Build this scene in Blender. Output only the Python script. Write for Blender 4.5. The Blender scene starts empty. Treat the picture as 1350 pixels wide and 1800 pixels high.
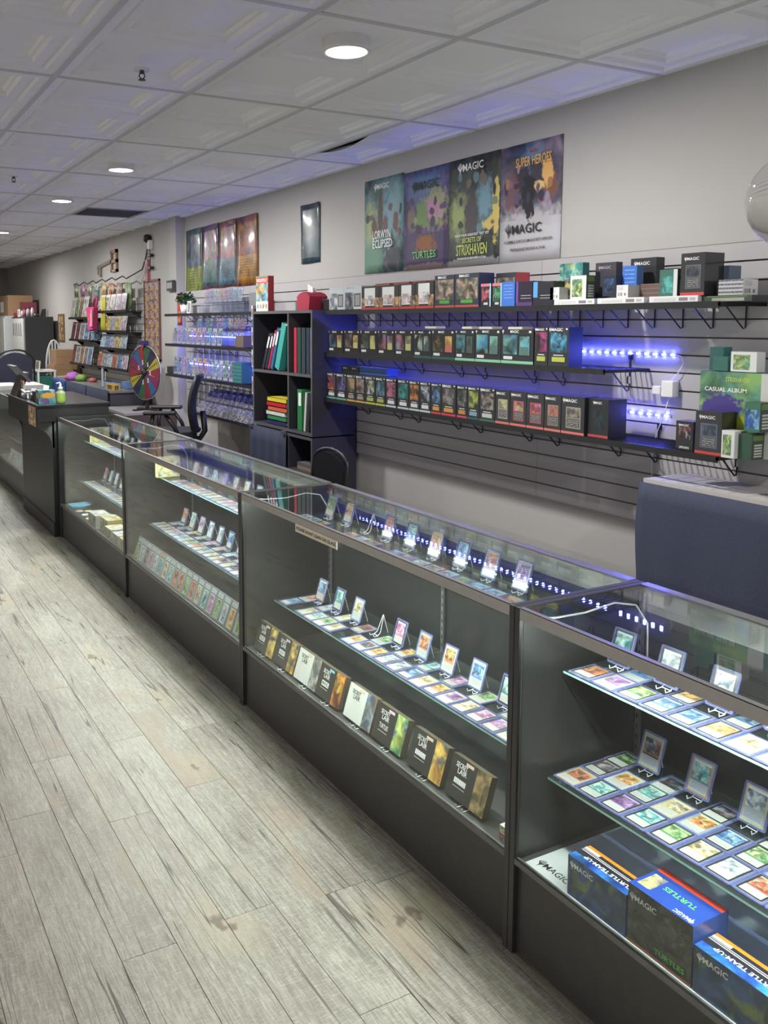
import bpy, bmesh, math, random
from mathutils import Matrix, Vector
random.seed(7)
S = bpy.context.scene
COL = S.collection
PI = math.pi

# ------------------------------------------------------------------ camera
YAW, PITCH, ROLL = 0.4892, 0.1007, -0.0012
fw = Vector((math.sin(YAW) * math.cos(PITCH), math.cos(YAW) * math.cos(PITCH), -math.sin(PITCH)))
rt0 = Vector((math.cos(YAW), -math.sin(YAW), 0))
up0 = rt0.cross(fw)
rt = rt0 * math.cos(ROLL) + up0 * math.sin(ROLL)
up = -rt0 * math.sin(ROLL) + up0 * math.cos(ROLL)
cam = bpy.data.cameras.new('camera')
cam.sensor_fit = 'VERTICAL'
cam.sensor_height = 36.0
cam.lens = 36.0 * 1558.27 / 1800.0
cam.shift_x = (675 - 533.8) / 1800.0
cam.shift_y = (724.39 - 900) / 1800.0
cam.clip_start = 0.05
co = bpy.data.objects.new('camera', cam)
COL.objects.link(co)
m = Matrix((rt, up, -fw)).transposed().to_4x4()
m.translation = (0, 0, 1.706)
co.matrix_world = m
S.camera = co

# ------------------------------------------------------------------ world, exposure
w = bpy.data.worlds.new('world')
S.world = w
w.use_nodes = True
w.node_tree.nodes['Background'].inputs[0].default_value = (0.8, 0.85, 1, 1)
w.node_tree.nodes['Background'].inputs[1].default_value = 0.05
S.view_settings.view_transform = 'Standard'
S.view_settings.look = 'None'
S.view_settings.gamma = 1
S.view_settings.use_curve_mapping = False
S.view_settings.exposure = 0.12
S.cycles.use_denoising = True
S.cycles.max_bounces = 8
S.cycles.adaptive_threshold = .035
S.cycles.diffuse_bounces = 4
S.cycles.glossy_bounces = 4
S.cycles.transparent_max_bounces = 24
S.cycles.caustics_reflective = False
S.cycles.caustics_refractive = False
S.cycles.sample_clamp_indirect = 6

LAMP_W = 44.0          # each ceiling downlight, watts
STRIP_E = 430.0         # white LED strip in the display cases
BLUE_E = 190.0          # blue LED strips behind the shelves

XW = 3.22              # painted wall
XS = 3.20              # face of the slatwall
ZC = 2.762             # ceiling


# ------------------------------------------------------------------ material helpers
MATS = {}


def node(nt, t, **kw):
    n = nt.nodes.new(t)
    for k, v in kw.items():
        setattr(n, k, v)
    return n


def base_mat(name):
    m = bpy.data.materials.new(name)
    m.use_nodes = True
    nt = m.node_tree
    return m, nt, nt.nodes['Principled BSDF']


def M(name, col, rough=.5, metal=0., var=.08, scale=30., bump=0., spec=.5, coat=0., emit=0.):
    """plain material with a little procedural unevenness"""
    if name in MATS:
        return MATS[name]
    m, nt, p = base_mat(name)
    tc = node(nt, 'ShaderNodeTexCoord')
    nz = node(nt, 'ShaderNodeTexNoise')
    nz.inputs['Scale'].default_value = scale
    nz.inputs['Detail'].default_value = 3
    nt.links.new(tc.outputs['Object'], nz.inputs['Vector'])
    mx = node(nt, 'ShaderNodeMix', data_type='RGBA')
    mx.inputs[6].default_value = [c * (1 - var) for c in col] + [1]
    mx.inputs[7].default_value = [min(1, c * (1 + var)) for c in col] + [1]
    nt.links.new(nz.outputs['Fac'], mx.inputs[0])
    nt.links.new(mx.outputs[2], p.inputs['Base Color'])
    p.inputs['Roughness'].default_value = rough
    p.inputs['Metallic'].default_value = metal
    p.inputs['Specular IOR Level'].default_value = spec
    p.inputs['Coat Weight'].default_value = coat
    if emit:
        nt.links.new(mx.outputs[2], p.inputs['Emission Color'])
        p.inputs['Emission Strength'].default_value = emit
    if bump:
        b = node(nt, 'ShaderNodeBump')
        b.inputs['Strength'].default_value = bump
        b.inputs['Distance'].default_value = .002
        nt.links.new(nz.outputs['Fac'], b.inputs['Height'])
        nt.links.new(b.outputs[0], p.inputs['Normal'])
    MATS[name] = m
    return m


def glass_mat(name, tint, refl_rough=.02, ior=1.45, veil=0.0, veilcol=(.7, .75, .75)):
    m = bpy.data.materials.new(name)
    m.use_nodes = True
    nt = m.node_tree
    nt.nodes.clear()
    out = node(nt, 'ShaderNodeOutputMaterial')
    tr = node(nt, 'ShaderNodeBsdfTransparent')
    tr.inputs[0].default_value = (*tint, 1)
    gl = node(nt, 'ShaderNodeBsdfGlossy')
    gl.inputs['Roughness'].default_value = refl_rough
    lw = node(nt, 'ShaderNodeLayerWeight')
    lw.inputs[0].default_value = .5
    pw = node(nt, 'ShaderNodeMath', operation='POWER')
    nt.links.new(lw.outputs['Facing'], pw.inputs[0])
    pw.inputs[1].default_value = 5
    f0 = ((ior - 1) / (ior + 1)) ** 2
    fr = node(nt, 'ShaderNodeMath', operation='MULTIPLY_ADD')
    nt.links.new(pw.outputs[0], fr.inputs[0])
    fr.inputs[1].default_value = 1 - f0
    fr.inputs[2].default_value = f0
    mx = node(nt, 'ShaderNodeMixShader')
    nt.links.new(fr.outputs[0], mx.inputs[0])
    nt.links.new(tr.outputs[0], mx.inputs[1])
    nt.links.new(gl.outputs[0], mx.inputs[2])
    last = mx
    if veil:  # pale veil painted into the material, uneven by noise
        df = node(nt, 'ShaderNodeBsdfDiffuse')
        df.inputs[0].default_value = (*veilcol, 1)
        tc = node(nt, 'ShaderNodeTexCoord')
        nz = node(nt, 'ShaderNodeTexNoise')
        nz.inputs['Scale'].default_value = 3.0
        nz.inputs['Detail'].default_value = 5
        nt.links.new(tc.outputs['Object'], nz.inputs['Vector'])
        mr = node(nt, 'ShaderNodeMath', operation='MULTIPLY')
        mr.inputs[1].default_value = veil * 2
        nt.links.new(nz.outputs['Fac'], mr.inputs[0])
        m2 = node(nt, 'ShaderNodeMixShader')
        nt.links.new(mr.outputs[0], m2.inputs[0])
        nt.links.new(mx.outputs[0], m2.inputs[1])
        nt.links.new(df.outputs[0], m2.inputs[2])
        last = m2
    nt.links.new(last.outputs[0], out.inputs[0])
    MATS[name] = m
    return m


def emit_mat(name, col, strength):
    m = bpy.data.materials.new(name)
    m.use_nodes = True
    nt = m.node_tree
    nt.nodes.clear()
    out = node(nt, 'ShaderNodeOutputMaterial')
    e = node(nt, 'ShaderNodeEmission')
    e.inputs[0].default_value = (*col, 1)
    e.inputs[1].default_value = strength
    nt.links.new(e.outputs[0], out.inputs[0])
    MATS[name] = m
    return m


# a node group that paints a busy picture out of three colours
def art_group():
    g = bpy.data.node_groups.new('art_print', 'ShaderNodeTree')
    for n, t in (('Vector', 'NodeSocketVector'), ('W', 'NodeSocketFloat'), ('Scale', 'NodeSocketFloat'),
                 ('A', 'NodeSocketColor'), ('B', 'NodeSocketColor'), ('C', 'NodeSocketColor')):
        g.interface.new_socket(n, in_out='INPUT', socket_type=t)
    g.interface.new_socket('Color', in_out='OUTPUT', socket_type='NodeSocketColor')
    i = node(g, 'NodeGroupInput')
    o = node(g, 'NodeGroupOutput')
    nz = node(g, 'ShaderNodeTexNoise', noise_dimensions='4D')
    nz.inputs['Detail'].default_value = 4.5
    nz.inputs['Distortion'].default_value = .7
    g.links.new(i.outputs['Vector'], nz.inputs['Vector'])
    g.links.new(i.outputs['W'], nz.inputs['W'])
    g.links.new(i.outputs['Scale'], nz.inputs['Scale'])
    sp = node(g, 'ShaderNodeSeparateColor')
    g.links.new(nz.outputs['Color'], sp.inputs[0])

    def ramp(src, lo, hi):
        r = node(g, 'ShaderNodeMapRange')
        r.inputs[1].default_value = lo
        r.inputs[2].default_value = hi
        g.links.new(src, r.inputs[0])
        return r.outputs[0]
    a = node(g, 'ShaderNodeMix', data_type='RGBA')
    g.links.new(ramp(sp.outputs[0], .42, .58), a.inputs[0])
    g.links.new(i.outputs['A'], a.inputs[6])
    g.links.new(i.outputs['B'], a.inputs[7])
    b = node(g, 'ShaderNodeMix', data_type='RGBA')
    g.links.new(ramp(sp.outputs[1], .52, .64), b.inputs[0])
    g.links.new(a.outputs[2], b.inputs[6])
    g.links.new(i.outputs['C'], b.inputs[7])
    c = node(g, 'ShaderNodeMix', data_type='RGBA')
    c.blend_type = 'MULTIPLY'
    c.inputs[0].default_value = 1
    g.links.new(b.outputs[2], c.inputs[6])
    d = node(g, 'ShaderNodeMapRange')
    d.inputs[1].default_value = .38
    d.inputs[2].default_value = .6
    d.inputs[3].default_value = .35
    d.inputs[4].default_value = 1.15
    g.links.new(sp.outputs[2], d.inputs[0])
    g.links.new(d.outputs[0], c.inputs[7])
    g.links.new(c.outputs[2], o.inputs[0])
    return g


ART = art_group()


def printed(name, layers, rough=.35, aspect=1.0, coat=0., metal=0.):
    """flat print described by layers on the 0..1 UV square.
    layer: (kind, rect, spec...)  kinds: c colour, p object property colour, art, lines, ell"""
    m, nt, p = base_mat(name)
    L = nt.links
    uv = node(nt, 'ShaderNodeTexCoord').outputs['UV']
    sx = node(nt, 'ShaderNodeSeparateXYZ')
    L.new(uv, sx.inputs[0])
    oi = node(nt, 'ShaderNodeObjectInfo')
    wv = node(nt, 'ShaderNodeMath', operation='MULTIPLY')
    wv.inputs[1].default_value = 97.0
    L.new(oi.outputs['Random'], wv.inputs[0])
    mp = node(nt, 'ShaderNodeMapping')
    mp.inputs['Scale'].default_value = (1, aspect, 1)
    L.new(uv, mp.inputs[0])
    attrs = {}

    def attr(nm):
        if nm not in attrs:
            a = node(nt, 'ShaderNodeAttribute', attribute_type='OBJECT', attribute_name=nm)
            attrs[nm] = a.outputs['Color']
        return attrs[nm]

    def cmpn(src, op, val):
        n = node(nt, 'ShaderNodeMath', operation=op)
        L.new(src, n.inputs[0])
        n.inputs[1].default_value = val
        return n.outputs[0]

    def mul(a, b):
        n = node(nt, 'ShaderNodeMath', operation='MULTIPLY')
        L.new(a, n.inputs[0])
        L.new(b, n.inputs[1])
        return n.outputs[0]

    def rectmask(r):
        out = None
        for src, op, v in ((sx.outputs[0], 'GREATER_THAN', r[0]), (sx.outputs[0], 'LESS_THAN', r[2]),
                           (sx.outputs[1], 'GREATER_THAN', r[1]), (sx.outputs[1], 'LESS_THAN', r[3])):
            if (op == 'GREATER_THAN' and v <= 0) or (op == 'LESS_THAN' and v >= 1):
                continue
            c = cmpn(src, op, v)
            out = c if out is None else mul(out, c)
        return out

    def colsock(c):
        if isinstance(c, str):
            return attr(c)
        n = node(nt, 'ShaderNodeRGB')
        n.outputs[0].default_value = (*c, 1)
        return n.outputs[0]
    cur = None
    for ly in layers:
        kind, r = ly[0], ly[1]
        if kind == 'c':
            col, mask = colsock(ly[2]), rectmask(r)
        elif kind == 'art':
            g = node(nt, 'ShaderNodeGroup')
            g.node_tree = ART
            L.new(mp.outputs[0], g.inputs['Vector'])
            L.new(wv.outputs[0], g.inputs['W'])
            g.inputs['Scale'].default_value = ly[5]
            for k, c in zip('ABC', ly[2:5]):
                L.new(colsock(c), g.inputs[k])
            col, mask = g.outputs[0], rectmask(r)
        elif kind == 'lines':
            n = node(nt, 'ShaderNodeMath', operation='MULTIPLY')
            L.new(sx.outputs[1], n.inputs[0])
            n.inputs[1].default_value = ly[3]
            fr = node(nt, 'ShaderNodeMath', operation='FRACT')
            L.new(n.outputs[0], fr.inputs[0])
            k = cmpn(fr.outputs[0], 'GREATER_THAN', ly[4] if len(ly) > 4 else .6)
            nz = node(nt, 'ShaderNodeTexNoise')
            nz.inputs['Scale'].default_value = 25
            L.new(uv, nz.inputs[0])
            k = mul(k, cmpn(nz.outputs['Fac'], 'GREATER_THAN', .42))
            col, mask = colsock(ly[2]), mul(rectmask(r), k) if rectmask(r) else k
        elif kind == 'ell':
            a = node(nt, 'ShaderNodeMapping')
            cx, cy, rx, ry = r
            a.inputs['Location'].default_value = (-cx / rx, -cy / ry, 0)
            a.inputs['Scale'].default_value = (1 / rx, 1 / ry, 0)
            nzv = node(nt, 'ShaderNodeTexNoise')
            nzv.inputs['Scale'].default_value = 13
            nzv.inputs['Detail'].default_value = 4
            L.new(uv, nzv.inputs[0])
            L.new(uv, a.inputs[0])
            ln = node(nt, 'ShaderNodeVectorMath', operation='LENGTH')
            L.new(a.outputs[0], ln.inputs[0])
            ad = node(nt, 'ShaderNodeMath', operation='MULTIPLY_ADD')
            L.new(nzv.outputs['Fac'], ad.inputs[0])
            ad.inputs[1].default_value = 1.5
            L.new(ln.outputs['Value'], ad.inputs[2])
            mr = node(nt, 'ShaderNodeMapRange')
            soft = ly[3] if len(ly) > 3 else .3
            mr.inputs[1].default_value = 1.75 - soft
            mr.inputs[2].default_value = 1.75
            mr.inputs[3].default_value = 1
            mr.inputs[4].default_value = 0
            L.new(ad.outputs[0], mr.inputs[0])
            col, mask = colsock(ly[2]), mr.outputs[0]
        if cur is None:
            cur = col
            continue
        mx = node(nt, 'ShaderNodeMix', data_type='RGBA')
        if mask is None:
            mx.inputs[0].default_value = 1
        else:
            L.new(mask, mx.inputs[0])
        L.new(cur, mx.inputs[6])
        L.new(col, mx.inputs[7])
        cur = mx.outputs[2]
    L.new(cur, p.inputs['Base Color'])
    p.inputs['Roughness'].default_value = rough
    p.inputs['Coat Weight'].default_value = coat
    p.inputs['Coat Roughness'].default_value = .08
    p.inputs['Metallic'].default_value = metal
    MATS[name] = m
    return m


# ------------------------------------------------------------------ mesh builder (world coordinates)
ORG = {}          # world position of each built part, for hanging sub-parts on it


class B:
    def __init__(s):
        s.v, s.f, s.mi, s.uv = [], [], [], []

    def face(s, pts, mi=0, uv=None):
        n = len(s.v)
        s.v += [tuple(p) for p in pts]
        s.f.append(tuple(range(n, n + len(pts))))
        s.mi.append(mi)
        s.uv.append(uv or [(0, 0), (1, 0), (1, 1), (0, 1)][:len(pts)] + [(0, 0)] * max(0, len(pts) - 4))
        return s

    def box(s, x0, x1, y0, y1, z0, z1, mi=0, fx=None, fy=None, ft=None):
        """fx / fy / ft: other material for the -X face, the -Y face, the top"""
        fx = mi if fx is None else fx
        fy = mi if fy is None else fy
        ft = mi if ft is None else ft
        q = [(0, 0), (1, 0), (1, 1), (0, 1)]
        s.face([(x0, y1, z0), (x0, y0, z0), (x0, y0, z1), (x0, y1, z1)], fx, q)
        s.face([(x1, y0, z0), (x1, y1, z0), (x1, y1, z1), (x1, y0, z1)], mi, q)
        s.face([(x0, y0, z0), (x1, y0, z0), (x1, y0, z1), (x0, y0, z1)], fy, q)
        s.face([(x1, y1, z0), (x0, y1, z0), (x0, y1, z1), (x1, y1, z1)], mi, q)
        s.face([(x0, y1, z1), (x0, y0, z1), (x1, y0, z1), (x1, y1, z1)], ft, q)
        s.face([(x0, y0, z0), (x0, y1, z0), (x1, y1, z0), (x1, y0, z0)], mi, q)
        return s

    def tube(s, pts, r, n=6, mi=0, cap=True, closed=False):
        pts = [Vector(p) for p in pts]
        rings = []
        k = len(pts)
        prev = None
        for i, p in enumerate(pts):
            a = pts[(i - 1) % k] if (i > 0 or closed) else p
            b = pts[(i + 1) % k] if (i < k - 1 or closed) else p
            d = (b - a).normalized()
            if prev is None:
                u = d.cross(Vector((0, 0, 1)))
                if u.length < .1:
                    u = d.cross(Vector((1, 0, 0)))
            else:
                u = prev - d * prev.dot(d)
            u.normalize()
            prev = u
            v = d.cross(u)
            rr = r[i] if isinstance(r, (list, tuple)) else r
            rings.append([p + (u * math.cos(2 * PI * j / n) + v * math.sin(2 * PI * j / n)) * rr for j in range(n)])
        base = len(s.v)
        for rg in rings:
            s.v += [tuple(p) for p in rg]
        m_ = k if closed else k - 1
        for i in range(m_):
            for j in range(n):
                i2, j2 = (i + 1) % k, (j + 1) % n
                s.f.append((base + i * n + j, base + i * n + j2, base + i2 * n + j2, base + i2 * n + j))
                s.mi.append(mi)
                s.uv.append([(0, 0)] * 4)
        if cap and not closed:
            s.f.append(tuple(base + j for j in reversed(range(n))))
            s.f.append(tuple(base + (k - 1) * n + j for j in range(n)))
            s.mi += [mi, mi]
            s.uv += [[(0, 0)] * n, [(0, 0)] * n]
        return s

    def lathe(s, prof, c=(0, 0, 0), n=20, mi=0, axis='z'):
        base = len(s.v)
        for r, h in prof:
            for j in range(n):
                a = 2 * PI * j / n
                p = (r * math.cos(a), r * math.sin(a), h)
                if axis == 'x':
                    p = (h, p[0], p[1])
                s.v.append((c[0] + p[0], c[1] + p[1], c[2] + p[2]))
        for i in range(len(prof) - 1):
            for j in range(n):
                j2 = (j + 1) % n
                s.f.append((base + i * n + j, base + i * n + j2, base + (i + 1) * n + j2, base + (i + 1) * n + j))
                s.mi.append(mi)
                s.uv.append([(0, 0)] * 4)
        return s

    def prism(s, poly, a, b, axis='y', mi=0):
        """poly of (p,q): axis y -> (x,z), axis x -> (y,z), axis z -> (x,y)"""
        def P(p, t):
            return {'y': (p[0], t, p[1]), 'x': (t, p[0], p[1]), 'z': (p[0], p[1], t)}[axis]
        n = len(poly)
        s.face([P(p, a) for p in poly], mi, [(0, 0)] * n)
        s.face([P(p, b) for p in reversed(poly)], mi, [(0, 0)] * n)
        for i in range(n):
            p, q = poly[i], poly[(i + 1) % n]
            s.face([P(q, a), P(p, a), P(p, b), P(q, b)], mi)
        return s

    def build(s, name, mats, parent=None, smooth=False, bevel=0, keep=None, fix=True):
        if not isinstance(mats, (list, tuple)):
            mats = [mats]
        xs = [[p[i] for p in s.v] for i in range(3)]
        c = Vector(((min(xs[0]) + max(xs[0])) / 2, (min(xs[1]) + max(xs[1])) / 2, min(xs[2])))
        if keep is not None:
            c = Vector(keep)
        me = bpy.data.meshes.new(name)
        me.from_pydata([tuple(Vector(p) - c) for p in s.v], [], s.f)
        ul = me.uv_layers.new(name='uv')
        i = 0
        for u in s.uv:
            for q in u:
                ul.data[i].uv = q
                i += 1
        me.polygons.foreach_set('material_index', s.mi)
        for mt in mats:
            me.materials.append(mt)
        if smooth:
            me.polygons.foreach_set('use_smooth', [True] * len(me.polygons))
        if fix or bevel:
            bm = bmesh.new()
            bm.from_mesh(me)
            bmesh.ops.remove_doubles(bm, verts=bm.verts, dist=1e-6)
            if fix:
                bmesh.ops.recalc_face_normals(bm, faces=bm.faces)
            if bevel:
                bmesh.ops.bevel(bm, geom=bm.edges[:], offset=bevel, segments=2, affect='EDGES', profile=.5)
            bm.to_mesh(me)
            bm.free()
        o = bpy.data.objects.new(name, me)
        COL.objects.link(o)
        ORG[o.name] = c
        if parent is not None:
            o.parent = parent
            o.location = c - ORG.get(parent.name, parent.location)
        else:
            o.location = c
        return o


def empty(name, loc):
    o = bpy.data.objects.new(name, None)
    o.location = loc
    o.empty_display_size = .05
    COL.objects.link(o)
    return o


def tag(o, label=None, cat=None, group=None, kind=None):
    if label:
        o['label'] = label
    if cat:
        o['category'] = cat
    if group:
        o['group'] = group
    if kind:
        o['kind'] = kind
    return o


def cols(o, *cs):
    for k, c in zip(('ca', 'cb', 'cc', 'cd'), cs):
        o[k] = [float(x) for x in c]
    return o


def copy_tree(o, parent=None):
    c = o.copy()
    COL.objects.link(c)
    c.parent = parent
    for ch in list(o.children):
        copy_tree(ch, c)
    return c


ORD = ['first', 'second', 'third', 'fourth', 'fifth', 'sixth', 'seventh', 'eighth', 'ninth', 'tenth', 'eleventh',
       'twelfth', 'thirteenth', 'fourteenth', 'fifteenth', 'sixteenth', 'seventeenth', 'eighteenth', 'nineteenth',
       'twentieth', 'twenty-first', 'twenty-second', 'twenty-third', 'twenty-fourth', 'twenty-fifth']

TEXTS = {}


def text_mesh(txt, mat, shear=0., width=1.):
    key = (txt, mat.name, shear)
    if key not in TEXTS:
        cu = bpy.data.curves.new('lettering', 'FONT')
        cu.body = txt
        cu.size = 1
        cu.align_x = 'CENTER'
        cu.align_y = 'CENTER'
        cu.shear = shear
        cu.offset = .012
        cu.resolution_u = 2
        t = bpy.data.objects.new('lettering', cu)
        COL.objects.link(t)
        bpy.context.view_layer.update()
        me = bpy.data.meshes.new_from_object(t.evaluated_get(bpy.context.evaluated_depsgraph_get()))
        bpy.data.objects.remove(t)
        me.materials.clear()
        me.materials.append(mat)
        xs = [v.co.x for v in me.vertices]
        ys = [v.co.y for v in me.vertices]
        TEXTS[key] = (me, max(xs) - min(xs), max(ys) - min(ys), (max(ys) + min(ys)) / 2)
    return TEXTS[key]


ROT_X = (PI / 2, 0, -PI / 2)     # reads from the -X side
ROT_Y = (PI / 2, 0, 0)           # reads from the -Y side


def lettering(txt, mat, parent, loc, w=None, h=None, rot=ROT_X, shear=0., name='lettering'):
    """text centred on loc (parent space); w, h = size it fills"""
    me, tw, th, cy = text_mesh(txt, mat, shear)
    o = bpy.data.objects.new(name, me)
    COL.objects.link(o)
    o.parent = parent
    sx = w / tw if w else h / th
    sy = h / th if h else sx
    o.scale = (sx, sy, 1)
    o.rotation_euler = rot
    o.location = loc
    if txt == 'MAGIC':
        k = (w or tw * sx) * .62
        e = bpy.data.objects.new('emblem', emblem_mesh(mat))
        COL.objects.link(e)
        e.parent = parent
        hh = (h or th * sx) * 1.5
        e.scale = (hh, hh, 1)
        e.rotation_euler = rot
        d = Matrix.LocRotScale(None, Matrix.Rotation(rot[2], 3, 'Z') @ Matrix.Rotation(rot[0], 3, 'X'), None) @ Vector((-k, -hh * .08, 0))
        e.location = Vector(loc) + d.to_3d()
    return o


EMB = {}


def emblem_mesh(mat):
    if mat.name not in EMB:
        v, f = [], []

        def poly(p):
            n = len(v)
            v.extend([(a, b, 0) for a, b in p])
            f.append(tuple(range(n, n + len(p))))
        poly([(-.32, .14), (0, -.16), (.32, .14), (.20, .02), (.06, -.20), (0, -.55), (-.06, -.20), (-.20, .02)][::1])
        for x, t, b in ((-.30, .36, .10), (-.15, .50, 0), (0, .58, -.2), (.15, .50, 0), (.30, .36, .10)):
            poly([(x - .055, b), (x + .055, b), (x + .03, t), (x - .03, t)])
        poly([(-.33, .14), (-.2, -.02), (0, -.2), (.2, -.02), (.33, .14), (.15, .10), (0, .02), (-.15, .10)])
        me = bpy.data.meshes.new('emblem')
        me.from_pydata(v, [], f)
        me.materials.append(mat)
        EMB[mat.name] = me
    return EMB[mat.name]


# ------------------------------------------------------------------ palette
BLACK = M('black_laminate', (.048, .048, .045), .42, var=.15)
BLACKM = M('black_metal', (.018, .018, .02), .4, spec=.4)
INNER = M('case_inner_black', (.014, .014, .0145), .3, var=.3, scale=5)
ALU = M('brushed_aluminium', (.55, .54, .53), .32, .9, scale=60)
STEEL = M('grey_steel', (.5, .5, .52), .3, .9)
WHITE = M('white_plastic', (.78, .78, .78), .4)
PAPER = M('white_paper', (.8, .8, .78), .7)
CREAM = M('cream_paper', (.75, .70, .55), .7)
INK = M('black_ink', (.01, .01, .01), .6, var=0)
WINK = M('white_ink', (.82, .82, .82), .5, var=0)
GINK = M('grey_ink', (.4, .4, .42), .5, var=0)
REDINK = M('red_ink', (.55, .05, .06), .5, var=0)
GREENINK = M('green_ink', (.12, .6, .08), .5, var=0)
LIMEINK = M('lime_ink', (.5, .6, .1), .5, var=0)
GOLDINK = M('gold_ink', (.75, .45, .12), .5, var=0)
ORANGEINK = M('orange_ink', (.8, .25, .04), .5, var=0)
DARKBOX = M('dark_card', (.022, .024, .026), .4, coat=.2)
GREYSIDE = M('grey_card', (.25, .25, .26), .5)
NAVY = M('navy_fabric', (.050, .060, .100), .9, var=.2, scale=120, bump=.4)
NAVYD = M('dark_navy_fabric', (.022, .030, .062), .9, var=.25, scale=120, bump=.4)
CARDB = M('brown_cardboard', (.36, .22, .12), .8, var=.12)
GLASS = glass_mat('case_glass', (.95, .975, .96), .015, 1.42, .005)
SHELFG = glass_mat('shelf_glass', (.90, .96, .93), .02, 1.45, .015)
CLEAR = glass_mat('clear_plastic', (.93, .95, .98), .05, 1.45, .05, (.75, .8, .95))
EDGEG = M('green_glass_edge', (.27, .46, .42), .2, var=.2)
TOPL = glass_mat('toploader_plastic', (.58, .62, .88), .06, 1.5, .2, (.46, .50, .88))
LEDW = emit_mat('white_led', (.90, 1.0, .91), STRIP_E)
LEDB = emit_mat('blue_led', (.06, .07, 1.0), BLUE_E)
LEDB2 = emit_mat('blue_white_led', (.10, .12, 1.0), BLUE_E * 1.6)


# ------------------------------------------------------------------ floor
def floor_mat():
    m, nt, p = base_mat('weathered_oak_plank')
    L = nt.links
    tc = node(nt, 'ShaderNodeTexCoord')
    oi = node(nt, 'ShaderNodeObjectInfo')
    sc = node(nt, 'ShaderNodeVectorMath', operation='SCALE')
    cb = node(nt, 'ShaderNodeCombineXYZ')
    for i in range(3):
        L.new(oi.outputs['Random'], cb.inputs[i])
    L.new(cb.outputs[0], sc.inputs[0])
    sc.inputs['Scale'].default_value = 61.7
    ad = node(nt, 'ShaderNodeVectorMath', operation='ADD')
    L.new(tc.outputs['Object'], ad.inputs[0])
    L.new(sc.outputs[0], ad.inputs[1])

    def noise(scale, detail, dist=0., vs=(1, 1, 1), src=None):
        mp = node(nt, 'ShaderNodeMapping')
        mp.inputs['Scale'].default_value = vs
        L.new(src or ad.outputs[0], mp.inputs[0])
        n = node(nt, 'ShaderNodeTexNoise')
        n.inputs['Scale'].default_value = scale
        n.inputs['Detail'].default_value = detail
        n.inputs['Distortion'].default_value = dist
        L.new(mp.outputs[0], n.inputs['Vector'])
        return n

    def rng(src, a, b, c=0., d=1.):
        r = node(nt, 'ShaderNodeMapRange')
        for k, v in zip((1, 2, 3, 4), (a, b, c, d)):
            r.inputs[k].default_value = v
        L.new(src, r.inputs[0])
        return r.outputs[0]

    def mix(f, a, b, mode='MIX'):
        x = node(nt, 'ShaderNodeMix', data_type='RGBA')
        x.blend_type = mode
        if isinstance(f, (int, float)):
            x.inputs[0].default_value = f
        else:
            L.new(f, x.inputs[0])
        for s, v in ((6, a), (7, b)):
            if isinstance(v, tuple):
                x.inputs[s].default_value = (*v, 1)
            else:
                L.new(v, x.inputs[s])
        return x.outputs[2]
    grain = noise(9, 5, .6, (9, .7, 1))
    fine = noise(60, 4, 0, (4, .35, 1))
    weave = noise(150, 2, 0, (.3, 2.2, 1))
    patch = noise(2.6, 3, .4, (1.6, .7, 1))
    col = mix(rng(patch.outputs['Fac'], .36, .62), (.140, .122, .098), (.31, .297, .245))
    col = mix(rng(oi.outputs['Random'], 0, 1, 0, .6), col, (.22, .185, .155))
    col = mix(rng(grain.outputs['Fac'], .35, .65, .0, .55), col, (.385, .37, .32))
    col = mix(rng(fine.outputs['Fac'], .38, .60, .6, 0), col, (.12, .105, .082))
    col = mix(rng(weave.outputs['Fac'], .52, .68, 0, .28), col, (.52, .50, .45))
    # tan stain around knots
    kn = noise(1.9, 2, .9, (2.2, 1, 1))
    col = mix(rng(kn.outputs['Fac'], .60, .72, 0, .5), col, (.24, .18, .12))
    vo = node(nt, 'ShaderNodeTexVoronoi', voronoi_dimensions='2D')
    mp = node(nt, 'ShaderNodeMapping')
    mp.inputs['Scale'].default_value = (1.6, 1, 1)
    wob = noise(14, 2)
    wv_ = node(nt, 'ShaderNodeVectorMath', operation='MULTIPLY_ADD')
    L.new(wob.outputs['Color'], wv_.inputs[0])
    wv_.inputs[1].default_value = (.09, .12, 0)
    L.new(ad.outputs[0], wv_.inputs[2])
    L.new(wv_.outputs[0], mp.inputs[0])
    L.new(mp.outputs[0], vo.inputs['Vector'])
    vo.inputs['Scale'].default_value = .95
    col = mix(rng(vo.outputs['Distance'], .04, .17, .55, 0), col, (.31, .26, .17))
    col = mix(rng(vo.outputs['Distance'], .014, .03, .8, 0), col, (.085, .06, .04))
    # long dark cracks
    cr = noise(2.6, 2.0, .35, (7.5, .16, 1))
    ab = node(nt, 'ShaderNodeMath', operation='SUBTRACT')
    L.new(cr.outputs['Fac'], ab.inputs[0])
    ab.inputs[1].default_value = .5
    ab2 = node(nt, 'ShaderNodeMath', operation='ABSOLUTE')
    L.new(ab.outputs[0], ab2.inputs[0])
    gate = noise(2.4, 1, 0, (1.5, .5, 1))
    ck = node(nt, 'ShaderNodeMath', operation='MULTIPLY')
    L.new(rng(ab2.outputs[0], .004, .010, .95, 0), ck.inputs[0])
    L.new(rng(gate.outputs['Fac'], .42, .50), ck.inputs[1])
    col = mix(ck.outputs[0], col, (.06, .05, .038))
    L.new(col, p.inputs['Base Color'])
    L.new(rng(fine.outputs['Fac'], .3, .7, .42, .6), p.inputs['Roughness'])
    bp = node(nt, 'ShaderNodeBump')
    bp.inputs['Strength'].default_value = .25
    bp.inputs['Distance'].default_value = .002
    hh = node(nt, 'ShaderNodeMath', operation='SUBTRACT')
    L.new(fine.outputs['Fac'], hh.inputs[0])
    L.new(ck.outputs[0], hh.inputs[1])
    L.new(hh.outputs[0], bp.inputs['Height'])
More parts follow.
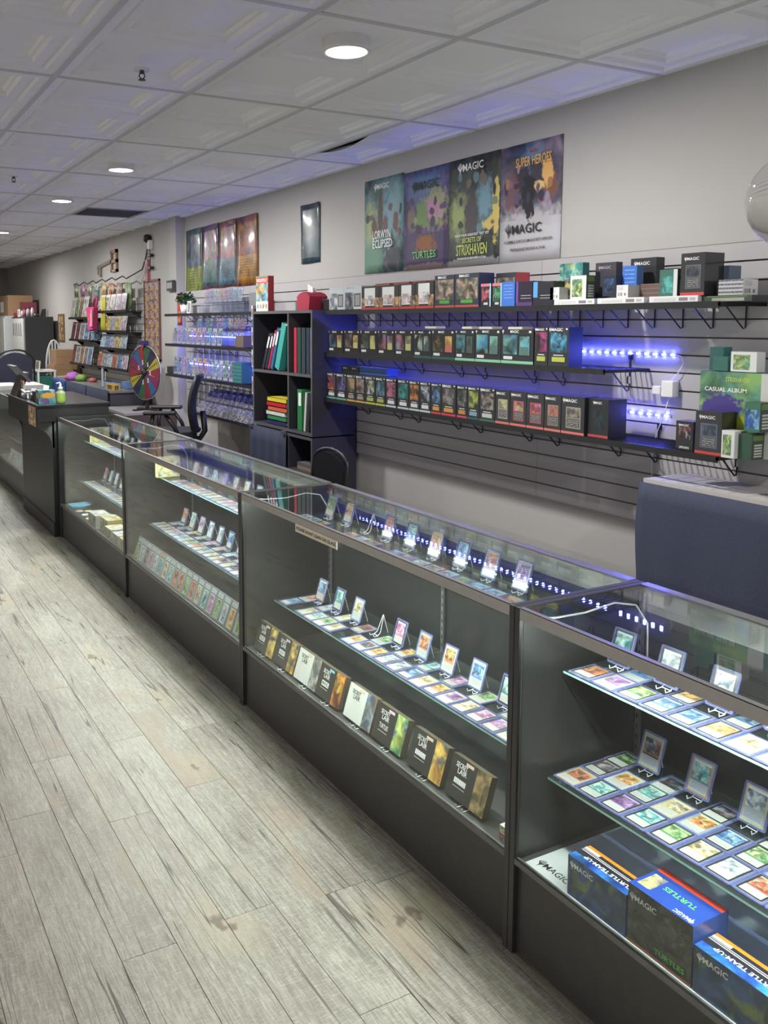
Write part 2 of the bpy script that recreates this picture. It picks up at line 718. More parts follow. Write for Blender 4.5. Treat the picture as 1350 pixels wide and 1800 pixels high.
    L.new(bp.outputs[0], p.inputs['Normal'])
    return m


OAK = floor_mat()
floor = B().box(-4.6, 3.3, -3.4, 18.5, -.06, -.004).build('floor', OAK)
tag(floor, kind='structure')
# planks: one shared mesh, each laid as its own piece
PW, PL = .155, 1.22
x0 = .455 - 5 * PW
pm = None
for c in range(13):
    xa = x0 + c * PW
    off = random.random() * PL
    y = -1.4 - off
    while y < 14.5:
        if xa + PW > -.35:
            if pm is None:
                t = B().box(-PW / 2 + .0006, PW / 2 - .0006, .0007, PL - .0007, -.004, 0)
                t0_ = t.build('plank', OAK, keep=(0, 0, 0))
                pm = t0_.data
                bm = bmesh.new()
                bm.from_mesh(pm)
                bmesh.ops.bevel(bm, geom=[e for e in bm.edges if all(v.co.z > -.001 for v in e.verts)], offset=.0008,
                                segments=1, affect='EDGES')
                bm.to_mesh(pm)
                bm.free()
                bpy.data.objects.remove(t0_)
            o = bpy.data.objects.new('plank', pm)
            COL.objects.link(o)
            o.parent = floor
            o.location = Vector((xa + PW / 2, y, 0)) - floor.location
        y += PL

# ------------------------------------------------------------------ walls
WALLP = M('greige_wall_paint', (.47, .455, .437), .75, var=.03, scale=4, bump=.15)
wr = B()
wr.box(XW, XW + .15, -3.4, 8.6, 0, ZC + .3)
tag(wr.build('wall_right', WALLP), kind='structure')
tag(B().box(3.15, 3.3, 8.82, 18.5, 0, ZC + .3).build('wall_right', WALLP), kind='structure')
tag(B().box(3.12, 3.3, 8.6, 8.82, 0, ZC + .3).build('trim_1', WALLP), kind='structure')
tag(B().box(-4.75, 3.3, 18.35, 18.5, 0, ZC + .3).build('wall_back', M('back_wall_paint', (.30, .30, .27), .8)), kind='structure')
tag(B().box(-4.75, -4.6, -3.4, 18.5, 0, ZC + .3).build('wall_left', M('white_wall_paint', (.82, .81, .80), .8)), kind='structure')
tag(B().box(-4.75, 3.3, -3.55, -3.4, 0, ZC + .3).build('wall_front', MATS['white_wall_paint']), kind='structure')

# ------------------------------------------------------------------ ceiling
CEIL = M('white_ceiling_tile', (.91, .92, .96), .7, var=.02, scale=5)
GRID = M('ceiling_grid_white', (.62, .62, .65), .55, var=.02)
ceil = B().box(-4.75, 3.3, -3.55, 18.5, ZC + .08, ZC + .3).build('ceiling', M('ceiling_void', (.05, .05, .05), .9))
tag(ceil, kind='structure')
GX, GY, TW = .906, 3.977, .61


def coffer(b, x0, x1, y0, y1):
    steps = [(0, 0), (.050, 0), (.056, .016), (.066, .016), (.072, .010), (.112, .010), (.118, .028), (.130, .028), (.138, .040)]
    prev = None
    for d, h in steps:
        ring = [(x0 + d, y0 + d, h), (x1 - d, y0 + d, h), (x1 - d, y1 - d, h), (x0 + d, y1 - d, h)]
        if prev:
            for k in range(4):
                b.face([prev[k], prev[(k + 1) % 4], ring[(k + 1) % 4], ring[k]])
        prev = ring
    b.face(prev)


def tile_mesh(name, wx, ny=2):
    b = B()
    for j in range(ny):
        coffer(b, 0, wx, j * TW, (j + 1) * TW)
    o = b.build(name, CEIL, keep=(0, 0, 0), fix=True)
    me = o.data
    bpy.data.objects.remove(o)
    return me


tm_full = tile_mesh('ceiling_tile', TW)
tm_wall = tile_mesh('ceiling_tile', XW - (GX + 3 * TW))
tm_half = tile_mesh('ceiling_tile', TW, 1)
tm_slip = tm_wall.copy()              # a tile that has slipped off its grid and bows down along one edge
bm = bmesh.new()
bm.from_mesh(tm_slip)
bmesh.ops.subdivide_edges(bm, edges=bm.edges[:], cuts=7, use_grid_fill=True)
for v in bm.verts:
    t = (v.co.y - .30) / .72
    if 0 < t < 1:
        v.co.z -= .036 * math.sin(PI * t) ** 1.3 * math.exp(-max(0, v.co.x) / .10)
bm.to_mesh(tm_slip)
bm.free()
VENT = (GX + 2 * TW, GY + 7 * TW)     # the return grille takes the place of half a tile
for i in range(-9, 4):
    for k in range(-7, 13):
        xa, ya = GX + i * TW, GY + k * 2 * TW
        if ya > 18.3 or xa < -4.7:
            continue
        me = tm_wall if i == 3 else tm_full
        if i == 2 and k == 3:
            me = tm_half
        if i == 3 and k == 0:
            me = tm_slip
        o = bpy.data.objects.new('ceiling_tile', me)
        COL.objects.link(o)
        o.parent = ceil
        o.location = Vector((xa, ya, ZC)) - ceil.location
for i in range(-9, 4):
    x = GX + i * TW
    B().box(x - .012, x + .012, -3.4, 18.35, ZC - .005, ZC + .02).build('grid_runner', GRID, ceil)
for k in range(-6, 13):
    y = GY + k * 2 * TW
    if y < 18.3:
        B().box(-4.6, XW, y - .012, y + .012, ZC - .004, ZC + .018).build('cross_tee', GRID, ceil)

# return air grille in the ceiling
vx, vy = GX + 2 * TW, GY + 6 * TW + TW
vent = empty('ceiling_vent', (vx + TW / 2, vy + TW / 2, ZC))
tag(vent, 'dark grey square return air grille set into the tiled ceiling', 'vent')
VG = M('vent_grey', (.36, .36, .41), .6)
b = B()
b.box(vx, vx + TW, vy, vy + .03, ZC - .006, ZC + .004).box(vx, vx + TW, vy + TW - .03, vy + TW, ZC - .006, ZC + .004)
b.box(vx, vx + .03, vy, vy + TW, ZC - .006, ZC + .004).box(vx + TW - .03, vx + TW, vy, vy + TW, ZC - .006, ZC + .004)
b.build('frame', VG, vent)
B().box(vx + .02, vx + TW - .02, vy + .02, vy + TW - .02, ZC + .016, ZC + .020).build('backing', VG, vent)
for i in range(18):
    y = vy + .04 + i * .0305
    B().face([(vx + .03, y, ZC - .004), (vx + TW - .03, y, ZC - .004), (vx + TW - .03, y + .02, ZC + .014),
              (vx + .03, y + .02, ZC + .014)]).build('louver', VG, vent, fix=False)

# recessed downlights
LAMP = emit_mat('downlight_diffuser', (1, .98, .96), 14)
TRIM = M('downlight_trim', (.8, .8, .8), .4)


def downlight(x, y, label, grp='recessed ceiling downlights', k=1.0):
    r = empty('ceiling_downlight', (x, y, ZC - .012))
    tag(r, label, 'ceiling light', grp)
    B().lathe([(.080, .004), (.082, -.004), (.096, -.004), (.098, .006)], (x, y, ZC - .006), 24).build('trim_ring', TRIM, r, True)
    B().lathe([(.0005, -.001), (.080, -.001)], (x, y, ZC - .006), 24).build('diffuser', LAMP, r, True, fix=False)
    B().lathe([(.0, .001), (.094, .001), (.094, .05), (.0, .05)], (x, y, ZC - .004), 24).build('glow_block', TRIM, r, False)  # added can, blocks the diffuser's upward glow from the tile recess
    l = bpy.data.lights.new('downlight', 'AREA')
    l.shape = 'DISK'
    l.size = .15
    l.energy = LAMP_W * k
    l.color = (1.0, .975, .95)
    lo = bpy.data.objects.new('downlight_lamp', l)
    COL.objects.link(lo)
    lo.parent = r
    lo.location = (0, 0, -.006)
    return r


for y, lab in ((3.08, 'large bright round downlight, nearest of the ceiling lights'),
               (6.12, 'round downlight second from the large bright one'),
               (7.90, 'round downlight in the ceiling beside the dark air grille'),
               (10.95, 'round downlight farthest along the row, beyond the air grille'),
               (14.0, 'round downlight at the far end of the shop ceiling'),
               (.05, 'round downlight over the nearest display case')):
    downlight(1.83, y, lab)
for i, y in enumerate((-1.5, 1.5, 4.6, 7.7, 10.8)):  # unseen lamps, added as fill for the ceiling and dim fronts
    downlight(-3.3, y, f'{ORD[i]} unseen fill lamp added over the open side, counted from the front', 'unseen fill lamps added over the open shop floor', .75)

# fire sprinklers
for x, y, lab in ((1.205, 3.70, 'small metal sprinkler head nearest the large downlight'),
                  (1.225, 6.75, 'small metal sprinkler head farther along the ceiling')):
    r = empty('sprinkler', (x, y, ZC - .05))
    tag(r, lab, 'sprinkler', 'ceiling sprinkler heads')
    B().lathe([(.001, .024), (.032, .022), (.034, .03), (.001, .032)], (x, y, ZC - .03), 16).build('escutcheon', TRIM, r, True)
    b = B().lathe([(.010, 0), (.010, -.012), (.006, -.014)], (x, y, ZC - .006), 10)
    b.tube([(x - .009, y, ZC - .018), (x - .012, y, ZC - .032), (x, y, ZC - .042)], .0028, 5)
    b.tube([(x + .009, y, ZC - .018), (x + .012, y, ZC - .032), (x, y, ZC - .042)], .0028, 5)
    b.build('frame_arms', M('dark_brass', (.07, .07, .075), .4, .5), r, True)
    B().lathe([(.001, 0), (.015, 0), (.016, -.003), (.001, -.004)], (x, y, ZC - .043), 12).build('deflector', MATS['dark_brass'], r)

# ------------------------------------------------------------------ slatwall
SLAT = M('grey_slatwall', (.45, .435, .44), .5, var=.05, scale=5)
GROOVE = M('slat_groove', (.17, .13, .12), .8)


def slatwall(y0, y1, z0, n, pitch, xf, xb, label, mat=SLAT):
    r = empty('slatwall', (xb, (y0 + y1) / 2, z0))
    tag(r, label, 'slatwall')
    B().box(xf + .011, xb - .001, y0, y1, z0, z0 + n * pitch).build('backing_board', GROOVE, r)
    for i in range(n):
        z = z0 + i * pitch
        g = .0036
        poly = [(xf, z + g), (xf, z + pitch - g), (xf + .006, z + pitch - g), (xf + .006, z + pitch - g - .004),
                (xf + .012, z + pitch - g - .004), (xf + .012, z + g + .004), (xf + .006, z + g + .004), (xf + .006, z + g)]
        B().prism(poly, y0, y1, 'y').build('slat', mat, r)
    return r


slatwall(-.6, 3.44, .803, 16, .0762, XS, XW, 'grey slatwall panel behind the navy cloth table and white plug box')
slatwall(3.442, 5.88, .803, 16, .0762, XS, XW, 'grey slatwall panel behind the dark boxed decks')
slatwall(5.882, 8.56, .803, 16, .0762, XS, XW, 'grey slatwall panel behind the blue lit acrylic racks')
slatwall(9.72, 12.55, .70, 17, .0762, 3.13, 3.15, 'pale slatwall panel behind the magazines and pink bag',
         M('pale_slatwall', (.58, .57, .55), .5, var=.05))


# ------------------------------------------------------------------ display cases
CF, CB, CT = 1.553, 2.028, .965          # front, back, top
DECK = .268
DECKM = M('grey_black_deck', (.05, .05, .05), .3, var=.25, scale=12)
DOORM = M('black_sliding_door', (.026, .026, .027), .3, var=.2, scale=6)
TAN = M('raw_board_edge', (.45, .34, .22), .7)
LEDGE = M('deck_ledge', (.16, .16, .155), .35, .4, var=.25, scale=14)


def display_case(y0, y1, up_z, mid_z, label, up_x=1.755, mid_x=1.70, led=True):
    ym = (y0 + y1) / 2
    r = empty('display_case', ((CF + CB) / 2, ym, 0))
    tag(r, label, 'display case', 'glass display cases in the counter row')
    t = .019
    B().box(CF + .016, CB - .01, y0 + t, y1 - t, .0, DECK - .012).build('plinth', BLACK, r)
    B().box(CF + .006, CB - .01, y0 + t, y1 - t, DECK - .012, DECK).build('deck', DECKM, r)
    B().box(CF + .001, CF + .016, y0 + t, y1 - t, DECK - .010, DECK + .006).build('glass_channel', LEDGE, r)
    for a in (y0, y1 - t):
        ep = B().box(CF, CB, a, a + t, 0, CT).build('end_panel', BLACK, r, bevel=.0015)
        yy = a + t if a == y0 else a - .002
        B().box(CF + .012, CB - .03, yy, yy + .002, DECK + .001, CT - .012).build('inner_lining', INNER, ep)
    B().box(CF + .005, CF + .010, y0 + t, y1 - t, DECK + .002, CT - .012).build('front_glass', GLASS, r)
    B().box(CF + .006, CB - .004, y0 + t, y1 - t, CT - .008, CT - .002).build('top_glass', GLASS, r)
    b = B().box(CF, CF + .004, y0 + t, y1 - t, CT - .032, CT).box(CF, CF + .014, y0 + t, y1 - t, CT - .002, CT + .001)
    b.build('front_rail', ALU, r)
    b = B().box(CB - .022, CB - .006, y0 + t, y1 - t, CT - .075, CT - .009)
    b.build('back_rail', M('satin_aluminium', (.62, .63, .60), .3, .75, scale=14, var=.18), r)
    B().box(CB - .03, CB, y0 + t, y1 - t, CT - .001, CT + .002).build('back_trim', ALU, r)
    for a, bb, dx in ((y0 + t, ym + .02, .0), (ym - .02, y1 - t, .008)):
        d = B().box(CB - .026 + dx, CB - .020 + dx, a, bb, DECK, CT - .07).build('sliding_door', DOORM, r)
        B().box(CB - .0262 + dx, CB - .0198 + dx, bb - .004 if dx == 0 else a, bb if dx == 0 else a + .004, DECK, CT - .07).build('door_edge', TAN, d)
    for a in (y0 + t + .012, ym, y1 - t - .012):
        s = B().box(CB - .038, CB - .028, a - .007, a + .007, DECK, CT - .02).build('shelf_standard', STEEL, r)
        b = B()
        for k in range(20):
            z = DECK + .03 + k * .031
            b.box(CB - .0386, CB - .0378, a - .002, a + .002, z, z + .014)
        b.build('slots', INK, s)
    for z, xf in ((up_z, up_x), (mid_z, mid_x)):
        s = B().box(xf, CB - .045, y0 + t + .022, y1 - t - .022, z, z + .006, 0, fx=1).build('glass_shelf', [SHELFG, EDGEG], r)
        for a in (y0 + t + .05, ym, y1 - t - .05):
            B().prism([(CB - .04, z - .001), (xf + .03, z - .001), (xf + .018, z + .004), (xf + .014, z - .001), (xf + .03, z - .010),
                       (CB - .04, z - .045)], a - .0025, a + .0025, 'y').build('shelf_bracket', STEEL, s)
    if led:
        B().box(CF + .013, CF + .021, y0 + t + .03, y1 - t - .03, CT - .022, CT - .0206, 0, ft=1).build('led_strip', [LEDW, ALU], r, fix=False)
    # white feed cable of the strip, looped up in the far corner
    pts = [(CF + .02, y1 - .06, CT - .02), (CF + .10, y1 - .055, CT - .03), (CF + .2, y1 - .05, CT - .035), (CF + .30, y1 - .06, CT - .02),
           (CF + .36, y1 - .08, CT - .03), (CF + .385, y1 - .10, CT - .08), (CF + .39, y1 - .10, CT - .2)]
    B().tube(pts, .0028, 5).build('cable', WHITE, r, True)
    return r


NA = 'the blue box case'
NB = 'the taped notice case'
NC = 'the slab row case'
ND = 'the podium side case'
NE = 'the far podium case'
display_case(-.04, 1.738, .772, .485, 'black framed glass display case holding the large blue boxes', 1.69, 1.645)
display_case(1.740, 3.516, .842, .465, 'black framed glass display case with a taped paper notice on its rail')
display_case(3.518, 5.296, .752, .455, 'black framed glass display case with a row of upright graded slabs')
display_case(5.298, 7.06, .765, .45, 'black framed glass display case standing against the black podium')
display_case(8.372, 10.15, .765, .45, 'black framed glass display case half hidden beyond the podium')

# ------------------------------------------------------------------ cards
CARD = printed('card_print', [
    ('c', (0, 0, 1, 1), 'cd'),
    ('art', (.09, .42, .91, .88), 'ca', 'cb', 'cc', 3.2),
    ('c', (.09, .885, .91, .955), 'cb'),
    ('c', (.09, .36, .91, .415), 'ca'),
    ('c', (.08, .06, .92, .355), (.46, .46, .43)),
    ('lines', (.13, .10, .86, .33), (.25, .25, .24), 30, .62),
], .3, 1.4, .3)
SLABP = printed('slab_print', [
    ('c', (0, 0, 1, 1), (.22, .24, .28)),
    ('c', (.05, .03, .95, .97), (.09, .10, .12)),
    ('c', (.10, .79, .90, .95), 'cd'),
    ('lines', (.16, .81, .80, .93), (.12, .12, .12), 34, .6),
    ('c', (.13, .06, .87, .74), 'cb'),
    ('art', (.18, .10, .82, .70), 'ca', 'cb', 'cc', 3.2),
], .25, 1.6, .6)
PAL = [((.55, .12, .07), (.75, .45, .25), (.10, .10, .14)), ((.10, .25, .55), (.45, .65, .80), (.06, .08, .20)),
       ((.10, .30, .14), (.45, .60, .30), (.65, .62, .30)), ((.30, .12, .40), (.60, .45, .70), (.12, .08, .2)),
       ((.60, .50, .25), (.80, .75, .60), (.30, .16, .08)), ((.06, .06, .08), (.35, .36, .40), (.5, .12, .1)),
       ((.05, .32, .36), (.50, .72, .70), (.75, .70, .5)), ((.70, .28, .10), (.82, .66, .3), (.25, .10, .06)),
       ((.60, .20, .40), (.80, .60, .70), (.2, .25, .5)), ((.45, .50, .55), (.75, .78, .80), (.15, .2, .3))]
TLW, TLH, TLT = .0745, .0985, .003


def toploader_mesh():
    """lying flat, long side along x, readable from -x; origin at its centre underneath"""
    b = B()
    n = 3
    rr = .005
    poly = []
    for cx, cy, a0 in ((TLH / 2 - rr, TLW / 2 - rr, 0), (-TLH / 2 + rr, TLW / 2 - rr, 90), (-TLH / 2 + rr, -TLW / 2 + rr, 180),
                       (TLH / 2 - rr, -TLW / 2 + rr, 270)):
        for k in range(n):
            a = math.radians(a0 + 90 * k / (n - 1))
            poly.append((cx + rr * math.cos(a), cy + rr * math.sin(a)))
    b.prism(poly, 0, TLT, 'z')
    o = b.build('toploader', TOPL, keep=(0, 0, 0))
    me = o.data
    bpy.data.objects.remove(o)
    q = B().box(-.0435, .0435, -.031, .031, TLT - .0004, TLT + .0004, 0, ft=1)
    o = q.build('card', [PAPER, CARD], keep=(0, 0, 0), fix=False)
    m2 = o.data
    bpy.data.objects.remove(o)
    return me, m2


TLM, CARDM = toploader_mesh()


def easel_mesh():
    b = B()
    for s in (-1, 1):
        y = s * .014
        b.tube([(-.030, y, .010), (-.028, y, .0015), (-.010, y, .0015), (.004, y * .8, .012), (.026, y * .15, .078)], .0016, 4)
    b.tube([(.026, 0, .078), (.048, 0, .0015)], .0016, 4)
    b.tube([(-.010, -.014, .003), (-.010, .014, .003)], .0016, 4)
    o = b.build('card_easel', M('clear_acrylic_rod', (.75, .78, .82), .15, spec=.7), keep=(0, 0, 0))
    me = o.data
    bpy.data.objects.remove(o)
    return me


EASM = easel_mesh()
ncard = 0


def add_card(x, y, z, label, group, tilt=None, pal=None, dark=False, rz=0., scale=1.):
    global ncard
    o = bpy.data.objects.new('card_in_toploader', TLM)
    COL.objects.link(o)
    c = bpy.data.objects.new('card', CARDM)
    COL.objects.link(c)
    c.parent = o
    p = pal if pal is not None else PAL[random.randrange(len(PAL))]
    ncard += 1
    p = [[k * .78 for k in q] for q in p]
    cols(c, p[0], p[1], p[2], (.03, .03, .032) if (dark or random.random() < .55) else random.choice([(.42, .36, .22), (.42, .43, .45), (.36, .2, .14), (.2, .28, .36)]))
    tag(o, label, 'trading card', group)
    o.scale = (scale,) * 3
    if tilt is None:
        o.location = (x, y, z)
        o.rotation_euler = (0, 0, rz)
    else:
        # standing: rotate about y so that its long side points up, leaning back
        o.rotation_euler = (0, -(PI / 2 - tilt), rz)
        h = TLH / 2 * scale
        o.location = (x + h * math.sin(tilt), y, z + h * math.cos(tilt))
    return o


def add_easel(x, y, z, label, group):
    o = bpy.data.objects.new('card_easel', EASM)
    COL.objects.link(o)
    o.location = (x, y, z)
    tag(o, label, 'card stand', group)
    return o


def stand_row(x, ys, z, casename, shelf, skip=(), pals=None, tilt=.30, lean=.0):
    for i, y in enumerate(ys):
        n = ORD[i]
        add_easel(x, y, z, ('empty clear easel, ' if i in skip else 'clear easel under a card, ') + f'{n} along the {shelf} of {casename}', 'clear card easels')
        if i not in skip:
            add_card(x - .012, y, z + .010, f'{n} upright card on an easel, {shelf} of {casename}', 'cards standing on easels', tilt,
                     PAL[pals[i]] if pals else None)


def flat_row(x, ys, z, casename, row, shelf, pals=None):
    for i, y in enumerate(ys):
        add_card(x, y, z, f'{ORD[i]} flat card in the {row} of the {shelf}, {casename}', 'cards lying flat on glass shelves', None,
                 PAL[pals[i]] if pals else None, rz=random.uniform(-.015, .015))


def seq(a, n, step):
    return [a - i * step for i in range(n)]


P = .0766
# case A
z = .772 + .007
flat_row(1.743, seq(1.648, 14, P), z, NA, 'front row', 'upper shelf', [0, 3, 2, 1, 1, 7, 4, 1, 5, 0] * 2)
flat_row(1.840, seq(1.571, 7, .153), z, NA, 'back row', 'upper shelf')
stand_row(1.836, seq(1.632, 7, .153), z, NA, 'upper shelf', (), [6, 9, 9, 1, 4, 5, 0, 3, 2, 1])
z = .485 + .007
flat_row(1.710, seq(1.658, 14, P), z, NA, 'front row', 'lower shelf', [0, 6, 3, 6, 2, 4, 9, 0, 1, 5] * 2)
flat_row(1.806, seq(1.658, 4, P) + seq(1.350, 10, P), z, NA, 'middle row', 'lower shelf', [5, 7, 6, 4, 7, 1, 2, 4, 0, 9, 3, 5, 0, 1, 6, 2, 8, 4, 1])
flat_row(1.893, seq(1.660, 7, .153), z, NA, 'back row', 'lower shelf', [2, 5, 5, 0, 1, 3, 4, 6, 7, 8])
stand_row(1.906, seq(1.582, 7, .153), z, NA, 'lower shelf', (), [5, 6, 9, 1, 0, 3, 2, 4, 7])
# case B
z = .842 + .007
flat_row(1.806, [3.41, 3.33, 3.256, 3.02, 2.94, 2.86, 2.70, 2.62, 2.54, 2.46, 2.38, 2.30, 2.22, 2.14, 2.06, 1.98], z, NB, 'front row', 'upper shelf')
stand_row(1.902, seq(3.318, 9, .1525), z, NB, 'upper shelf', (2,), [2, 7, 0, 0, 6, 7, 1, 0, 3])
z = .465 + .007
flat_row(1.752, [3.41] + seq(3.258, 4, P) + seq(2.870, 13, P), z, NB, 'front row', 'lower shelf', [1, 4, 6, 2, 4, 7, 5, 7, 9, 9, 1, 4, 7, 3, 4, 8, 8, 6])
flat_row(1.848, seq(3.405, 10, .150), z, NB, 'back row', 'lower shelf', [0, 9, 4, 5, 2, 7, 6, 8, 2, 9])
stand_row(1.862, seq(3.332, 9, .153), z, NB, 'lower shelf', (3,), [1, 6, 4, 0, 8, 0, 7, 1, 6])
# case C
z = .752 + .007
flat_row(1.806, seq(4.98, 16, .0775), z, NC, 'front row', 'upper shelf')
stand_row(1.925, seq(5.02, 9, .150), z, NC, 'upper shelf', (), [9, 9, 6, 3, 4, 4, 1, 9, 2])
z = .455 + .007
flat_row(1.752, seq(5.20, 20, P), z, NC, 'front row', 'lower shelf')
flat_row(1.850, seq(5.16, 11, .142), z, NC, 'back row', 'lower shelf')
stand_row(1.88, seq(5.10, 10, .142), z, NC, 'lower shelf', (), [0, 6, 3, 9, 9, 1, 9, 4, 0, 2])
# case D
z = .765 + .007
flat_row(1.806, seq(6.80, 16, P), z, ND, 'front row', 'upper shelf')
stand_row(1.90, seq(6.55, 8, .155), z, ND, 'upper shelf', (), [9, 2, 9, 4, 9, 2, 8, 1])
z = .45 + .007
flat_row(1.752, seq(6.88, 18, P), z, ND, 'front row', 'lower shelf')
stand_row(1.88, seq(6.88, 9, .15), z, ND, 'lower shelf', (), [0, 9, 9, 2, 2, 4, 8, 1, 6])
# case E
z = .45 + .007
flat_row(1.752, seq(9.4, 13, P), z, NE, 'front row', 'lower shelf', [1, 9, 1, 9, 1, 1, 9, 1, 9, 1, 1, 9, 1])

# ------------------------------------------------------------------ graded slabs leaning in case C and E
SLB = B().box(-.0365, .0365, -.0035, .0035, 0, .136, 0, fy=1).build('slab', [M('slab_plastic', (.30, .33, .40), .12), SLABP], keep=(0, 0, 0), fix=False)
SLBM = SLB.data
bpy.data.objects.remove(SLB)
slabcols = [(2, (.6, .65, .7)), (9, (.6, .62, .64)), (5, (.6, .75, .8)), (8, (.62, .62, .64)), (9, (.6, .62, .64)), (6, (.75, .45, .15)), (4, (.6, .75, .8)),
            (6, (.62, .64, .66)), (0, (.6, .75, .82)), (0, (.6, .75, .82)), (2, (.65, .68, .60)), (0, (.7, .7, .7)), (4, (.62, .66, .7)), (6, (.66, .70, .7)),
            (8, (.62, .7, .8)), (2, (.62, .7, .75)), (9, (.6, .68, .72)), (7, (.6, .68, .75)), (2, (.6, .7, .7))]
ledge = M('slab_ledge_white', (.7, .7, .72), .4)
for nm, y0, n, grp in ((NC, 5.165, 19, 'graded slabs in the slab row'), (NE, 9.55, 11, 'graded slabs beyond the podium')):
    for i in range(n):
        o = bpy.data.objects.new('graded_card_slab', SLBM)
        COL.objects.link(o)
        pal, lab = slabcols[i % len(slabcols)]
        cols(o, *[[k * .72 for k in c] for c in PAL[pal]], [k * .7 for k in lab])
        o.matrix_basis = Matrix.Translation((1.582, y0 - i * .0845, DECK + .004)) @ Matrix.Rotation(-PI / 2, 4, 'Z') @ Matrix.Rotation(-.34, 4, 'X')
        tag(o, f'{ORD[i]} graded card slab from the far end, bottom of {nm}', 'graded card', grp)

# ------------------------------------------------------------------ boxed sets leaning along the bottom of case B


def lair_mat(key, base, a, b, c):
    return printed('boxed_set_' + key, [('c', (0, 0, 1, 1), base), ('art', (.66, .0, 1, 1), a, b, c, 4.0)], .28, .65, .4)


lairs = [('gold_a', (.028, .028, .026), (.60, .38, .06), (.80, .62, .18), (.06, .07, .16), 'FALLOUT', 'yellow art strip, farthest', 3.375),
         ('gold_b', (.028, .028, .026), (.60, .36, .05), (.80, .60, .16), (.06, .07, .16), 'FALLOUT', 'yellow art strip, second from the far end', 3.183),
         ('white_a', (.72, .73, .70), (.30, .30, .29), (.62, .62, .60), (.12, .12, .12), '', 'grey sketch art strip, white cover', 2.994),
         ('fire', (.028, .028, .026), (.75, .22, .03), (.85, .55, .08), (.20, .05, .03), 'MARVEL', 'orange fire art strip', 2.815),
         ('white_b', (.74, .75, .72), (.12, .20, .32), (.30, .36, .42), (.45, .25, .1), '', 'blue art strip, white cover', 2.598),
         ('green', (.028, .028, .026), (.20, .50, .22), (.62, .70, .20), (.08, .25, .55), 'TURTLES', 'green art strip', 2.408),
         ('orange', (.028, .028, .026), (.62, .26, .06), (.78, .55, .12), (.14, .15, .17), '#', 'orange art strip with pale figure', 2.192),
         ('brown', (.028, .028, .026), (.18, .14, .06), (.40, .26, .12), (.08, .07, .03), '#', 'dark brown art strip, nearest', 1.99)]
for key, base, a, b_, c_, word, desc, y in lairs:
    wdt, hgt = .178, .122
    mt = lair_mat(key, base, a, b_, c_)
    o = B().box(-.012, .012, -wdt / 2, wdt / 2, 0, hgt, 0, fx=1).build('boxed_card_set', [M('boxed_set_side', (.1, .08, .05), .5), mt], keep=(0, 0, 0), fix=False)
    o.location = (1.603, y, DECK + .008)
    o.rotation_euler = (0, .30, 0)
    tag(o, ('white' if base[0] > .5 else 'black') + f' boxed set with {desc}', 'boxed set', 'boxed sets leaning along the case bottom')
    ink = INK if base[0] > .5 else WINK
    xf = -.0125
    lettering('SECRET', ink, o, (xf, .038, hgt * .80), w=.052, h=.015)
    lettering('LAIR', ink, o, (xf, .032, hgt * .66), w=.042, h=.016)
    if word:
        if word == '#':
            bb = B()
            for k in range(7):
                bb.box(xf - .0004, xf, .006 + k * .0078, .0122 + k * .0078, hgt * .36, hgt * .49)
            bb.build('word_mark', WINK, None, keep=(0, 0, 0)).parent = o
        elif word == 'TURTLES':
            lettering(word, ink, o, (xf, .032, hgt * .43), w=.052, h=.016)
        else:
            B().box(xf - .0003, xf, .006, .056, hgt * .36, hgt * .52).build('word_mark', WINK, None, keep=(0, 0, 0)).parent = o
            lettering(word, INK, o, (xf - .0006, .031, hgt * .44), w=.042, h=.013)
        B().box(xf - .0002, xf, .006, .060, hgt * .28, hgt * .29).build('rule', ink, None, keep=(0, 0, 0)).parent = o
    tagcol = {'fire': (.25, .6, .7), 'green': (.7, .5, .65), 'gold_b': (.6, .55, .7)}.get(key, (.72, .55, .42))
    B().box(xf - .0003, xf, -.012, .022, hgt * .88, hgt * .955).build('price_sticker', M('sticker_' + key, tagcol, .6), None, keep=(0, 0, 0)).parent = o
    # clear easel feet under it
    e = B().tube([(1.575, y + .01, DECK + .012), (1.578, y + .01, DECK + .002), (1.60, y + .01, DECK + .002), (1.655, y + .01, DECK + .10)], .0016, 4)
    e.tube([(1.575, y - .02, DECK + .012), (1.578, y - .02, DECK + .002), (1.60, y - .02, DECK + .002), (1.655, y - .02, DECK + .10)], .0016, 4)
    e = e.build('plate_easel', MATS['clear_acrylic_rod'])
    tag(e, f'clear easel holding the boxed set with {desc}', 'card stand', 'clear easels under the boxed sets')

# two small deck boxes at the near end of case B
for k, (zz, c) in enumerate(((0, (.55, .12, .1)), (.022, (.7, .62, .3)))):
    o = B().box(1.585, 1.655, 1.765, 1.815, DECK + .001 + zz, DECK + .022 + zz, 0, fx=1).build('card_pack', [WHITE, printed(f'pack_{k}', [('c', (0, 0, 1, 1), c), ('art', (.1, .1, .9, .9), c, (.7, .7, .68), (.1, .1, .12), 3)])])
    tag(o, ['lower', 'upper'][k] + ' small card pack in the near bottom corner of ' + NB, 'card pack', 'stacked card packs')

